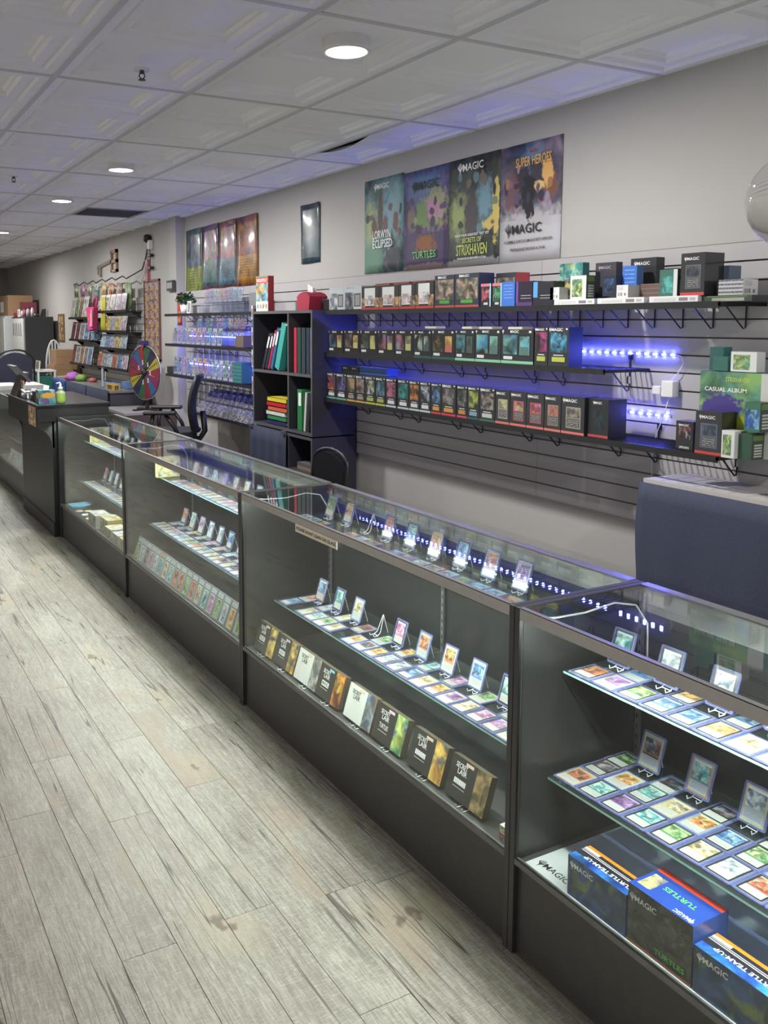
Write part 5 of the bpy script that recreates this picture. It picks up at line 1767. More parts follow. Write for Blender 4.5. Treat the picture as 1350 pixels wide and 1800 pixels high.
blister_row([8.24 - i * .125 for i in range(10)], 1.5035, 2.965, 'clear figure pack from the far end, front of the upper blue lit shelf')
blister_row([7.90 - i * .125 for i in range(9)], 1.60, 3.08, 'clear figure pack from the far end, raised tier of the upper blue lit shelf')
blister_row([8.24 - i * .125 for i in range(12)], 1.2085, 2.965, 'clear figure pack from the far end, front of the lower blue lit shelf', h=.175)
blister_row([7.62 - i * .105 for i in range(8)], 1.885, 3.06, 'clear figure pack from the far end on the plant shelf riser', w=.085, h=.12)
for z0, ya, yb, lab in ((1.5035, 6.85, 8.0, 'clear acrylic riser on the upper blue lit shelf'), (1.7915, 6.72, 7.72, 'clear acrylic riser on the plant shelf')):
    x0 = 3.02
    b = B().box(x0, 3.15, ya, yb, z0 + .088, z0 + .092).box(x0, x0 + .004, ya, yb, z0, z0 + .088).box(3.146, 3.15, ya, yb, z0, z0 + .088)
    o = b.build('acrylic_riser', CLEAR)
    tag(o, lab, 'riser')
o = B().box(2.95, 3.05, 6.62, 6.80, 1.2085, 1.38).build('teal_box', M('teal_box', (.03, .13, .14), .5))
tag(o, 'dark teal box at the bookcase end of the lower blue lit shelf', 'box')
b = B()
for k in range(5):
    b.box(2.9495, 2.9505, 6.625, 6.795, 1.22 + k * .03, 1.224 + k * .03)
b.build('ribs', M('teal_rib', (.10, .30, .28), .4), o)
o = B().box(2.96, 3.06, 6.60, 6.76, 1.5035, 1.60).build('brown_box', M('brown_box', (.12, .09, .07), .6))
tag(o, 'small brown box at the bookcase end of the upper blue lit shelf', 'box')
o = B().box(2.93, 3.0, 8.285, 8.385, 1.2085, 1.28).build('black_bin', DARKBOX, bevel=.006)
tag(o, 'little black container at the far end of the lower blue lit shelf', 'container')
o = B().box(3.06, 3.10, 6.48, 6.70, 1.7915, 1.95).build('grey_display', M('grey_display', (.2, .2, .22), .5))
tag(o, 'grey box on the plant shelf nearest the bookcase', 'box')
# plant
r = empty('potted_plant', (2.99, 8.0, 1.7895))
tag(r, 'small dark green bushy plant in a white pot on the wall shelf', 'plant')
B().lathe([(.0, 0), (.042, 0), (.052, .085), (.048, .085), (.044, .075), (.0, .075)], (2.985, 7.985, 1.7895), 18).build('pot', WHITE, r, True)
b = B()
rnd = random.Random(3)
for i in range(240):
    a, e, rad = rnd.random() * 6.283, rnd.random() * 1.5 - .2, .03 + rnd.random() * .075
    c = Vector((2.985 + math.cos(a) * math.cos(e) * rad, 7.985 + math.sin(a) * math.cos(e) * rad * 1.15, 1.90 + math.sin(e) * rad * .9))
    d = Vector((rnd.gauss(0, 1), rnd.gauss(0, 1), rnd.gauss(0, 1))).normalized() * .024
    s = d.cross(Vector((rnd.gauss(0, 1), rnd.gauss(0, 1), 1))).normalized() * .009
    b.face([c - d, c + s, c + d, c - s])
o = b.build('foliage', M('plant_green', (.02, .07, .025), .6, var=.4), r, fix=False)
o['kind'] = 'stuff'
B().tube([(2.985, 7.985, 1.86), (2.985, 7.985, 1.93)], .006, 6).build('stem', M('stem_brown', (.1, .07, .04), .8), r)
# red couplet banner and a small framed card near the plant
o = B().box(3.02, 3.03, 8.20, 8.30, 1.68, 1.985, 0, fx=1).build('red_banner', [M('red_paper', (.40, .04, .03), .6), printed('red_banner_print', [('c', (0, 0, 1, 1), (.38, .04, .03)), ('art', (.15, .05, .85, .45), (.7, .35, .05), (.6, .15, .04), (.38, .04, .03), 5)], .5, 3)], fix=False)
tag(o, 'tall red paper strip with gold pattern behind the potted plant', 'banner')
o = B().box(2.945, 2.955, 7.76, 7.85, 1.7895, 1.905, 0, fx=1).build('framed_card', [WHITE, printed('white_frame_print', [('c', (0, 0, 1, 1), (.66, .66, .68)), ('art', (.2, .12, .8, .88), (.15, .15, .18), (.4, .42, .45), (.3, .35, .3), 5)], .3)], fix=False)
o.rotation_euler = (0, .08, 0)
tag(o, 'small white framed card standing beside the white plant pot', 'picture frame')

# tray with bagged figures under the racks
r = empty('angled_rack', (3.08, 7.05, .84))
tag(r, 'angled wall rack holding bagged blue and silver packs', 'rack')
B().prism([(2.955, .862), (3.198, .862), (3.198, .866), (3.082, .866), (3.196, 1.085), (3.190, 1.085), (3.074, .866), (2.960, .866), (2.960, .885), (2.955, .885)], 6.30, 7.80, 'y').build('tray', BLACKM, r)
FIG = printed('bag_print', [('c', (0, 0, 1, 1), (.12, .12, .22)), ('art', (.05, .05, .95, .6), (.30, .28, .26), (.10, .10, .2), (.45, .42, .40), 6), ('art', (.05, .6, .95, 1), (.12, .12, .26), (.30, .30, .42), (.1, .1, .18), 5)], .12, 1.6, .8)
k = 0
for row, (x, z0) in enumerate(((2.985, .870), (3.078, .962))):
    for i in range(13):
        o = B().box(-.005, .005, -.05, .05, 0, .12, 0, fx=1).build('bagged_pack', [CLEAR, FIG], keep=(0, 0, 0), fix=False)
        o.location = (x, 7.70 - i * .107, z0)
        o.rotation_euler = (0, .48, 0)
        tag(o, f'{ORD[i]} bagged pack from the far end in the {["front", "back"][row]} row of the angled rack', 'bagged pack', 'bagged packs in the angled rack')


# ------------------------------------------------------------------ prize wheel
wc = Vector((2.87, 8.90, 1.19))
r = empty('prize_wheel', (wc.x, wc.y, .80))
tag(r, 'colourful prize wheel with yellow wedges on a black stand', 'prize wheel')
RW = .275
wcols = [(.04, .14, .07), (.04, .03, .08), (.55, .46, .05), (.33, .03, .05), (.30, .03, .12), (.05, .16, .36), (.33, .03, .05), (.04, .16, .08),
         (.04, .03, .09), (.55, .46, .05), (.30, .03, .05), (.26, .03, .10), (.05, .14, .34), (.34, .04, .05)]
nW = len(wcols)
for i, c in enumerate(wcols):
    a0, a1 = 2 * PI * i / nW, 2 * PI * (i + 1) / nW
    b = B()
    pts = [(.035 * math.sin((a0 + a1) / 2), .035 * math.cos((a0 + a1) / 2))]
    for k in range(5):
        a = a0 + (a1 - a0) * k / 4
        pts.append((RW * .97 * math.sin(a), RW * .97 * math.cos(a)))
    b.prism([(wc.y - p[0], wc.z + p[1]) for p in pts], wc.x - .008, wc.x + .004, 'x')
    wd = b.build('wedge', M(f'wedge_{i}', [k * .6 for k in c], .4), r)
    am = (a0 + a1) / 2
    if c[0] > .5:
        bb = B()
        for k in range(5):
            rr_ = .10 + k * .034
            yy, z_ = wc.y - rr_ * math.sin(am), wc.z + rr_ * math.cos(am)
            bb.box(wc.x - .0088, wc.x - .0082, yy - .008, yy + .008, z_ - .010, z_ + .010)
        bb.build('lettering', INK, wd)
    elif i % 2 == 1:
        t = lettering('5', WINK, wd, (0, 0, 0), h=.045)
        yy, z_ = wc.y - .105 * math.sin(am), wc.z + .105 * math.cos(am)
        t.location = Vector((wc.x - .0092, yy, z_)) - ORG[wd.name]
B().tube([(wc.x - .002, wc.y + RW * math.sin(2 * PI * k / 40), wc.z + RW * math.cos(2 * PI * k / 40)) for k in range(40)], .009, 6, closed=True).build('rim', BLACKM, r, True)
B().tube([(wc.x - .004, wc.y + (RW + .006) * math.sin(2 * PI * k / 40), wc.z + (RW + .006) * math.cos(2 * PI * k / 40)) for k in range(40)], .005, 6, closed=True).build('outer_rim', M('silver_rim', (.6, .6, .65), .3, .6), r, True)
B().lathe([(.0, -.03), (.032, -.028), (.036, -.012), (.036, -.004)], (wc.x, wc.y, wc.z), 18, axis='x').build('hub', BLACKM, r, True)
for k in range(nW):
    a = 2 * PI * k / nW
    B().tube([(wc.x - .008, wc.y - .262 * math.sin(a), wc.z + .262 * math.cos(a)), (wc.x - .026, wc.y - .262 * math.sin(a), wc.z + .262 * math.cos(a))], .004, 5).build('peg', STEEL, r)
B().box(wc.x + .012, wc.x + .034, wc.y - .018, wc.y + .018, .815, wc.z + .3).build('post', BLACKM, r)
B().prism([(wc.y - .03, wc.z + .30), (wc.y + .03, wc.z + .30), (wc.y, wc.z + .235)], wc.x - .03, wc.x - .014, 'x').build('pointer', M('pointer_red', (.4, .05, .05), .4), r)
B().box(wc.x - .035, wc.x + .02, wc.y - .05, wc.y + .05, wc.z + .29, wc.z + .33).build('pointer_mount', M('navy_plastic', (.03, .03, .10), .4), r)
b = B().box(wc.x - .15, wc.x + .17, wc.y - .02, wc.y + .02, .80, .815).box(wc.x + .0, wc.x + .045, wc.y - .16, wc.y + .16, .80, .815)
b.build('base_foot', BLACKM, r)
r.rotation_euler = (0, 0, .30)

# ------------------------------------------------------------------ brown cabinet under the wheel
r = empty('wooden_cabinet', (2.86, 8.95, 0))
tag(r, 'dark brown wooden cabinet with metal handle below the prize wheel', 'cabinet')
BRN = M('dark_walnut', (.085, .060, .052), .45, var=.25, scale=20)
B().box(2.58, 3.14, 8.66, 9.44, .05, .775).build('body', BRN, r)
B().box(2.57, 3.145, 8.645, 9.45, .775, .80).build('top', M('cabinet_top_grey', (.30, .29, .29), .4), r)
B().box(2.60, 3.12, 8.70, 9.40, 0, .05).build('plinth', INNER, r)
for xa, xb in ((2.585, 2.855), (2.865, 3.135)):
    d = B().box(xa, xb, 8.642, 8.66, .06, .77).build('door', BRN, r, bevel=.002)
    hx = xb - .03 if xa < 2.7 else xa + .03
    B().tube([(hx, 8.642, .66), (hx, 8.622, .655), (hx, 8.622, .62), (hx, 8.642, .615)], .005, 6).build('handle', STEEL, d, True)
for ya, yb in ((8.67, 9.04), (9.06, 9.43)):
    d = B().box(2.563, 2.58, ya, yb, .06, .77).build('door', BRN, r, bevel=.002)

# ------------------------------------------------------------------ cloth covered counter along the far wall
r = empty('covered_counter', (2.89, 10.9, 0))
tag(r, 'long counter with grey top and dark end draped in navy cloths', 'counter')
B().box(2.665, 3.12, 9.50, 12.25, .0, .94).build('body', M('counter_dark', (.05, .05, .06), .5), r)
B().box(2.65, 3.125, 9.48, 12.27, .94, .966).build('top', M('counter_top_grey', (.20, .20, .195), .3, var=.2, scale=9), r, bevel=.003)
for i, (ya, yb, mt) in enumerate(((9.50, 10.42, NAVYD), (10.44, 11.45, NAVYD), (11.5, 12.2, M('bright_blue_cloth', (.02, .08, .30), .8, var=.2)))):
    b = B()
    for a in range(16):
        for c in range(6):
            def q(u, v):
                return (2.645 - .014 * math.sin(u * 17 + i) * v - .004, yb + (ya - yb) * u, .972 - v * (.9 if i < 2 else .26))
            b.face([q(a / 16, (c + 1) / 6), q((a + 1) / 16, (c + 1) / 6), q((a + 1) / 16, c / 6), q(a / 16, c / 6)])
    o = b.build('counter_cloth', mt, None, True)
    o.modifiers.new('thickness', 'SOLIDIFY').thickness = .002
    tag(o, ['navy cloth hanging from the near half of the far counter', 'navy cloth hanging from the middle of the far counter', 'short bright blue cloth at the far end of the counter'][i], 'cloth')
# items on it
zt = .967
b = B()
sx, sy = 2.72, 9.98
r = empty('acrylic_sign', (sx, sy, zt))
tag(r, 'tall clear acrylic sign holder with a pale blue sheet', 'sign holder')
B().box(sx - .003, sx + .003, sy - .055, sy + .055, zt + .004, zt + .24).build('panel', CLEAR, r)
B().box(sx - .0045, sx - .0032, sy - .035, sy + .035, zt + .02, zt + .22, 0, fx=1).build('insert', [PAPER, printed('pale_blue_print', [('c', (0, 0, 1, 1), (.5, .56, .62)), ('lines', (.1, .1, .9, .9), (.2, .3, .5), 12, .6)], .4)], r, fix=False)
B().box(sx - .04, sx + .04, sy - .055, sy + .055, zt, zt + .004).build('base', CLEAR, r)
for i, (x, y, c, h) in enumerate(((2.86, 9.93, (.16, .25, .45), .05), (2.87, 10.16, (.20, .30, .48), .045), (2.95, 9.70, (.14, .22, .42), .085))):
    o = B().box(x - .07, x + .05, y - .09, y + .08, zt, zt + h).build('blue_tray', M(f'blue_tray_{i}', c, .4), bevel=.006)
    tag(o, ['first low blue tray beside the clear sign holder', 'second low blue tray behind the first on the counter', 'taller blue tray beside the yellow pack box'][i], 'tray')
if True:
    o = B().box(2.70, 2.78, 9.50, 9.78, zt, zt + .06, 0, fx=1, fy=1).build('yellow_pack_box', [M('yellow_card', (.50, .32, .05), .5), printed('yellow_pack_print', [('c', (0, 0, 1, 1), (.52, .34, .05)), ('art', (.25, .1, .8, .9), (.10, .07, .04), (.25, .15, .06), (.5, .3, .05), 5)], .4, .25)], fix=False)
    tag(o, 'yellow open pack box at the near end of the far counter', 'card pack')
for i, (x, y, c, s) in enumerate(((2.75, 11.52, (.35, .12, .45), .10), (2.80, 11.28, (.18, .32, .06), .08), (2.74, 11.72, (.60, .16, .04), .06), (2.88, 11.02, (.45, .10, .08), .05))):
    o = B().lathe([(.0, 0), (s * .8, s * .06), (s, s * .45), (s * .75, s * .85), (s * .3, s * 1.02), (.0, s * 1.05)], (x, y, zt), 16).build('soft_bundle', M(f'bundle_{i}', c, .8, var=.3, scale=25), None, True)
    o.scale = (1, 1.3, 1)
    rn = random.Random(i + 40)
    for v in o.data.vertices:
        if v.co.z > .004:
            k_ = 1 + rn.uniform(-.16, .14)
            v.co = (v.co.x * k_, v.co.y * k_, v.co.z * (1 + rn.uniform(-.15, .12)))
    tag(o, ['purple rolled cloth bundle', 'green cloth bundle', 'orange cloth bundle', 'small red cloth bundle'][i] + ' lying on the far counter', 'cloth bundle')
# brown cartons beyond
for i, (xa, xb, ya, yb, za, zb_) in enumerate(((2.74, 3.11, 12.58, 12.98, .968, 1.12), (2.78, 3.05, 12.60, 12.95, 1.121, 1.33))):
    r = empty('cardboard_carton', ((xa + xb) / 2, (ya + yb) / 2, za))
    tag(r, ['lower', 'upper'][i] + ' brown cardboard carton stacked beyond the far counter', 'carton', 'stacked brown cartons')
    B().box(xa, xb, ya, yb, za, zb_).build('body', CARDB, r, bevel=.003)
    B().box(xa + (xb - xa) * .02, xb - (xb - xa) * .02, ya - .0008, ya - .0002, (za + zb_) / 2 - .002, (za + zb_) / 2 + .002).build('crease', M('card_crease', (.2, .12, .07), .8), r)
    B().box((xa + xb) / 2 - .02, (xa + xb) / 2 + .02, ya, yb, zb_ + .0002, zb_ + .0008).build('tape', M('parcel_tape', (.42, .30, .18), .3), r)
# white drawer tower
r = empty('drawer_tower', (2.60, 12.55, 0))
tag(r, 'white frame storage tower with green drawers beside the brown cartons', 'drawer tower')
for x in (2.48, 2.70):
    for y in (12.35, 12.72):
        B().box(x - .012, x + .012, y - .012, y + .012, 0, 1.04).build('post', WHITE, r)
B().box(2.465, 2.72, 12.335, 12.735, 1.04, 1.06).build('top', WHITE, r)
for k in range(4):
    B().box(2.48, 2.70, 12.36, 12.71, .08 + k * .24, .26 + k * .24).build('drawer', M('green_drawer' if k % 2 else 'teal_drawer', (.03, .16, .12) if k % 2 else (.05, .22, .20), .4), r, bevel=.004)
r = empty('side_table', (2.91, 12.53, 0))
tag(r, 'low white table carrying the brown cartons', 'table')
B().box(2.725, 3.12, 12.55, 13.02, .94, .966).build('top', WHITE, r)
for x in (2.745, 3.10):
    for y in (12.57, 13.0):
        B().box(x - .015, x + .015, y - .015, y + .015, 0, .94).build('leg', WHITE, r)
o = B().box(2.49, 2.505, 12.36, 12.60, 1.061, 1.19, 0, fx=1).build('framed_print', [WHITE, printed('small_frame_print', [('c', (0, 0, 1, 1), (.6, .6, .6)), ('art', (.1, .1, .9, .9), (.4, .3, .25), (.25, .3, .25), (.5, .45, .4), 4)], .3)], fix=False)
o.rotation_euler = (0, .1, 0)
tag(o, 'white framed print leaning on the drawer tower', 'picture frame')
# white chair back behind the cartons
r = empty('plastic_chair', (2.95, 13.5, 0))
tag(r, 'white plastic garden chair with arched back behind the brown cartons', 'chair')
b = B()
pts = [(2.82 + .12 * (1 - math.cos(PI * k / 12)), 13.45, 1.0 + .45 * math.sin(PI * k / 12)) for k in range(13)]
b.tube(pts, .014, 6)
b.build('back_frame', WHITE, r, True)
for k in range(4):
    x = 2.87 + k * .045
    B().tube([(x, 13.45, .5), (x, 13.45, 1.0 + .45 * math.sin(math.acos(max(-1, min(1, 1 - (x - 2.82) / .12)))))], .012, 6).build('back_slat', WHITE, r)
B().box(2.76, 3.12, 13.45, 13.9, .47, .5).build('seat', WHITE, r, bevel=.008)
for x in (2.78, 3.10):
    for y in (13.47, 13.88):
        B().box(x - .016, x + .016, y - .016, y + .016, 0, .47).build('leg', WHITE, r)

# ------------------------------------------------------------------ lockers at the far end
r = empty('steel_locker', (2.85, 14.6, 0))
tag(r, 'tall locker with dark side and white vented door', 'locker')
B().box(2.64, 3.07, 14.02, 15.10, 0, 1.80).build('body', M('locker_charcoal', (.045, .048, .055), .45), r, bevel=.006)
d = B().box(2.622, 2.64, 14.06, 15.06, .02, 1.775).build('door', M('locker_white', (.58, .58, .56), .4), r)
b = B()
for k in range(5):
    b.box(2.6205, 2.6222, 14.25 + k * .16, 14.29 + k * .16, 1.50, 1.70)
b.build('vents', INK, d)
B().box(2.61, 2.622, 14.12, 14.16, 1.0, 1.15).build('handle', BLACKM, d)
r = empty('storage_cabinet', (2.80, 15.9, 0))
tag(r, 'tall pale storage cabinet beyond the dark sided locker', 'cabinet')
B().box(2.55, 3.07, 15.25, 16.6, 0, 1.82).build('body', M('pale_steel', (.50, .53, .54), .4), r, bevel=.006)
for ya, yb in ((15.28, 15.91), (15.93, 16.57)):
    B().box(2.535, 2.55, ya, yb, .05, 1.79).build('door', M('pale_door', (.60, .62, .60), .45), r)
# things on the lockers
def carton(xa, xb, ya, yb, za, zb_, label):
    r = empty('cardboard_carton', ((xa + xb) / 2, (ya + yb) / 2, za))
    tag(r, label, 'carton')
    B().box(xa, xb, ya, yb, za, zb_).build('body', CARDB, r, bevel=.004)
    B().box(xa - .0008, xa - .0002, ya + (yb - ya) * .35, ya + (yb - ya) * .62, za + .06, zb_ - .1).build('shipping_label', PAPER, r)
    B().box((xa + xb) / 2 - .02, (xa + xb) / 2 + .02, ya, yb, zb_ + .0002, zb_ + .0008).build('tape', M('parcel_tape', (.42, .30, .18), .3), r)


carton(2.62, 3.02, 15.3, 16.5, 1.821, 2.16, 'big brown carton on top of the pale cabinet')
o = B().box(2.66, 2.95, 14.75, 15.06, 1.801, 1.87).build('red_case', M('red_case', (.35, .03, .05), .5), bevel=.01)
tag(o, 'flat red case on top of the dark sided locker', 'case')
o = B().box(2.76, 2.98, 14.80, 15.06, 1.871, 2.04, 0, fx=1).build('red_game_box', [M('maroon_card', (.18, .03, .05), .5), printed('maroon_print', [('art', (0, 0, 1, 1), (.25, .05, .08), (.12, .04, .06), (.35, .2, .15), 4)], .4)], fix=False)
tag(o, 'maroon box stacked on the flat red case', 'box')
o = B().box(2.655, 2.665, 14.50, 14.68, 1.801, 1.92, 0, fx=1).build('small_sign', [WHITE, printed('small_sign_print', [('c', (0, 0, 1, 1), (.6, .6, .6)), ('lines', (.15, .2, .85, .8), (.1, .1, .1), 6, .5)], .5)], fix=False)
tag(o, 'small white lettered card standing on the locker', 'sign')
for i, (x, y, h, rad, c) in enumerate(((2.68, 14.42, .12, .02, (.6, .55, .5)), (2.70, 14.34, .14, .03, (.30, .10, .14)), (2.74, 14.25, .15, .035, (.35, .30, .30)), (2.78, 14.14, .17, .025, (.6, .58, .58)), (2.83, 14.10, .06, .05, (.04, .04, .05)))):
    r = empty('bottle', (x, y, 1.8005))
    tag(r, ['slim pale bottle', 'maroon bottle', 'grey patterned bottle', 'white bottle with black cap', 'squat black tub'][i] + ' on top of the dark sided locker', 'bottle', 'bottles on the locker')
    B().lathe([(.0, 0), (rad, 0), (rad, h * .62), (rad * .45, h * .8), (rad * .45, h * .86)], (x, y, 1.8005), 14).build('body', M(f'bottle_{i}', c, .3, var=.2), r, True)
    B().lathe([(.0, 0), (rad * .5, 0), (rad * .5, h * .13), (.0, h * .14)], (x, y, 1.8005 + h * .85), 12).build('cap', BLACKM, r, True)
for i, (y, x) in enumerate(((14.09, 2.92), (14.08, 3.0))):
    o = B().tube([(x, y, 1.80), (x, y, 1.90)], .004, 6).build('antenna', BLACKM)
    tag(o, ['thin black rod standing on the locker beside the tub', 'thin black rod standing nearest the locker corner'][i], 'rod')
o = B().box(3.135, 3.149, 13.62, 14.0, 1.42, 1.84, 0, fx=1).build('wooden_plaque', [M('plaque_wood', (.20, .12, .06), .6), printed('plaque_print', [('c', (0, 0, 1, 1), (.16, .10, .05)), ('art', (.1, .06, .9, .94), (.35, .24, .12), (.45, .33, .18), (.2, .12, .06), 4)], .5, 2)], fix=False)
tag(o, 'narrow wooden plaque hanging on the wall beyond the locker', 'plaque')

# ------------------------------------------------------------------ navy banquet chair
r = empty('banquet_chair', (1.98, 11.4, 0))
tag(r, 'navy banquet chair with rounded black framed back', 'chair')
def arch(x, w, z0, z1, y, n=12):
    return [(x - w / 2, y, z0)] + [(x - w / 2 * math.cos(PI * k / n), y, z1 - .14 + .14 * math.sin(PI * k / n)) for k in range(n + 1)] + [(x + w / 2, y, z0)]
B().tube(arch(1.98, .44, .0, 1.38, 11.2), .014, 6).build('back_frame', BLACKM, r, True)
poly = [(p[0], p[2]) for p in arch(1.98, .40, .86, 1.345, 11.2)]
NAV2 = M('dark_navy_vinyl', (.020, .024, .050), .6)
B().prism(poly, 11.185, 11.225, 'y').build('backrest', NAV2, r)
B().box(1.76, 2.20, 11.22, 11.66, .80, .86).build('seat', NAVY, r, bevel=.02)
for x, y in ((1.77, 11.64), (2.19, 11.64)):
    B().tube([(x, y, .82), (x, y, 0)], .013, 6).build('leg', BLACKM, r)
# white card boxes stored on a table behind the far case
r = empty('storage_table', (2.0, 10.5, 0))
tag(r, 'low table with white card boxes behind the far case', 'table')
B().box(1.60, 2.30, 10.2, 11.0, .86, .89).build('top', M('grey_table', (.3, .3, .3), .4), r)
for x in (1.63, 2.27):
    for y in (10.23, 10.97):
        B().box(x - .015, x + .015, y - .015, y + .015, 0, .86).build('leg', STEEL, r)
for i in range(3):
    for j in range(2):
        o = B().box(1.62 + j * .26, 1.86 + j * .26, 10.22 + i * .2, 10.41 + i * .2, .891, 1.01).build('card_storage_box', M('white_box_card', (.60, .61, .58), .6), bevel=.003)
        tag(o, f'white card storage box, {ORD[i]} row and {["front", "back"][j]} place, behind the far case', 'storage box', 'white card boxes behind the far case')

# ------------------------------------------------------------------ things on the podium
zp = 1.0655
r = empty('tissue_carton', (1.50, 7.20, zp))
tag(r, 'teal tissue carton with orange wave on the podium', 'tissue box')
TIS = printed('tissue_print', [('c', (0, 0, 1, 1), (.40, .42, .45)), ('art', (0, 0, 1, 1), (.04, .28, .34), (.10, .40, .45), (.35, .38, .42), 2), ('ell', (.55, .62, .45, .22), (.70, .38, .05), .15), ('ell', (.35, .25, .28, .15), (.22, .08, .22), .15)], .4)
B().box(1.432, 1.562, 7.14, 7.26, zp, zp + .108, 0, fx=1, fy=1).build('carton', [M('teal_carton', (.04, .26, .32), .5), TIS], r, fix=False)
b = B().face([(1.48, 7.2, zp + .108), (1.52, 7.19, zp + .108), (1.53, 7.2, zp + .14), (1.49, 7.22, zp + .15)])
b.build('tissue', PAPER, r).modifiers.new('thickness', 'SOLIDIFY').thickness = .001
r = empty('sanitizer_bottle', (1.605, 7.15, zp))
tag(r, 'clear green hand sanitizer pump bottle on the podium', 'pump bottle')
b = B()
prof = [(.0, 0), (.034, .0), (.037, .006), (.037, .075), (.033, .092), (.016, .104), (.014, .112)]
b.lathe(prof, (1.605, 7.15, zp), 20)
o = b.build('bottle', M('green_gel', (.40, .52, .22), .12, coat=.5), r, True)
B().lathe([(.0375, .02), (.0375, .066)], (1.605, 7.15, zp), 20).build('label', M('lime_label', (.38, .62, .10), .4), r, True, fix=False)
B().lathe([(.0, .110), (.019, .110), (.019, .128), (.008, .132), (.008, .158), (.0, .158)], (1.605, 7.15, zp), 14).build('collar', WHITE, r, True)
B().tube([(1.605, 7.15, zp + .158), (1.605, 7.15, zp + .166), (1.572, 7.148, zp + .160)], .006, 6).build('pump_spout', WHITE, r, True)
r = empty('desk_monitor', (1.47, 8.12, zp))
tag(r, 'tilted point of sale screen seen from its side on the podium', 'monitor')
TAB = M('dark_bronze', (.07, .055, .05), .4)
B().prism([(1.40, zp), (1.45, zp), (1.53, zp + .205), (1.48, zp + .205)], 8.0, 8.24, 'y').build('stand', TAB, r)
B().prism([(1.39, zp + .265), (1.42, zp + .27), (1.54, zp + .135), (1.52, zp + .12)], 7.96, 8.28, 'y').build('screen', M('screen_back', (.10, .105, .11), .25), r)
r = empty('price_sign', (1.475, 7.9, zp))
tag(r, 'small red and white price sign standing on the podium', 'sign')
B().box(1.45, 1.46, 7.86, 7.96, zp, zp + .01).build('foot', CLEAR, r)
o = B().box(1.452, 1.457, 7.86, 7.96, zp + .01, zp + .14, 0, fx=1).build('card', [PAPER, printed('price_sign_print', [('c', (0, 0, 1, 1), (.62, .58, .56)), ('c', (0, .7, 1, 1), (.55, .12, .14)), ('lines', (.15, .1, .85, .65), (.4, .2, .2), 9, .6)], .5)], r, fix=False)
for i, (x, y, c, s) in enumerate(((1.47, 7.70, (.55, .52, .60), .045), (1.50, 7.62, (.50, .50, .55), .04), (1.455, 7.80, (.60, .60, .60), .04), (1.52, 7.75, (.45, .45, .50), .045))):
    b = B()
    rn = random.Random(i)
    for k in range(9):
        cc = Vector((x + rn.uniform(-.02, .02), y + rn.uniform(-.03, .03), zp + .003 + rn.random() * s * 1.4))
        d = Vector((rn.uniform(-1, 1), rn.uniform(-1, 1), rn.uniform(-.3, 1))).normalized() * s * .7
        e = d.cross(Vector((0, 0, 1))).normalized() * s * .5
        cc.z = max(cc.z, zp + abs(d.z) + abs(e.z) + .002)
        b.face([cc - d - e, cc + d - e, cc + d + e, cc - d + e])
    o = b.build('crumpled_receipt', M(f'receipt_{i}', c, .7), None, fix=False)
    o.modifiers.new('thickness', 'SOLIDIFY').thickness = .001
    tag(o, ['pale lilac crumpled paper nearest the middle of the podium', 'grey crumpled paper beside the dark dispenser', 'white crumpled paper below the small red sign', 'blue grey crumpled paper behind the others'][i], 'paper')
r = empty('tape_dispenser', (1.49, 7.46, zp))
tag(r, 'dark blue card reader box beside the teal tissue carton', 'card reader')
B().box(1.45, 1.60, 7.36, 7.50, zp, zp + .085).build('body', M('dark_navy_plastic', (.025, .025, .05), .35), r, bevel=.006)
B().lathe([(.012, -.012), (.030, -.012), (.030, .012), (.012, .012), (.012, -.012)], (1.455, 7.56, zp + .032), 16, axis='x').build('roll', M('roll_grey', (.25, .25, .26), .5), r, True)

# ------------------------------------------------------------------ office chair
oc = Vector((2.54, 7.18, 0))
r = empty('office_chair', oc)
tag(r, 'black mesh office chair with armrests behind the counter', 'chair')
CHB = M('chair_black', (.014, .014, .016), .45)
MESHM = M('chair_mesh', (.035, .037, .045), .7, var=.4, scale=300)
zs = .735
b = B()
poly = []
for k in range(24):
    a = 2 * PI * k / 24
    poly.append((oc.x - .02 + .235 * math.copysign(abs(math.cos(a)) ** .6, math.cos(a)), oc.y + .235 * math.copysign(abs(math.sin(a)) ** .6, math.sin(a))))
b.prism(poly, zs - .01, zs + .065, 'z')
b.build('seat', M('chair_seat_black', (.012, .013, .016), .8), r, bevel=.012)
# backrest: curved frame leaning, facing -x
def bk(u, v):
    z = zs + .06 + v * .46
    x = oc.x + .20 + .05 * math.sin(v * PI * .9) * -1 + .05 * v + .035 * (1 - (2 * u - 1) ** 2)
    w = .20 * (1 - .28 * (2 * v - 1.1) ** 2)
    return (x, oc.y + (2 * u - 1) * w, z)
ring = [bk(0, k / 10) for k in range(11)] + [bk(k / 8, 1) for k in range(1, 8)] + [bk(1, 1 - k / 10) for k in range(11)] + [bk(1 - k / 8, 0) for k in range(1, 8)]
B().tube(ring, .019, 7, closed=True).build('back_frame', CHB, r, True)
b = B()
for i in range(8):
    for j in range(10):
        b.face([bk(i / 8, j / 10), bk((i + 1) / 8, j / 10), bk((i + 1) / 8, (j + 1) / 10), bk(i / 8, (j + 1) / 10)])
o = b.build('back_mesh', MESHM, r, True)
o.modifiers.new('thickness', 'SOLIDIFY').thickness = .003
B().tube([(oc.x + .05, oc.y, zs - .03), (oc.x + .24, oc.y, zs - .02), (oc.x + .285, oc.y, zs + .05), (oc.x + .27, oc.y, zs + .22)], .026, 7).build('back_bracket', CHB, r, True)
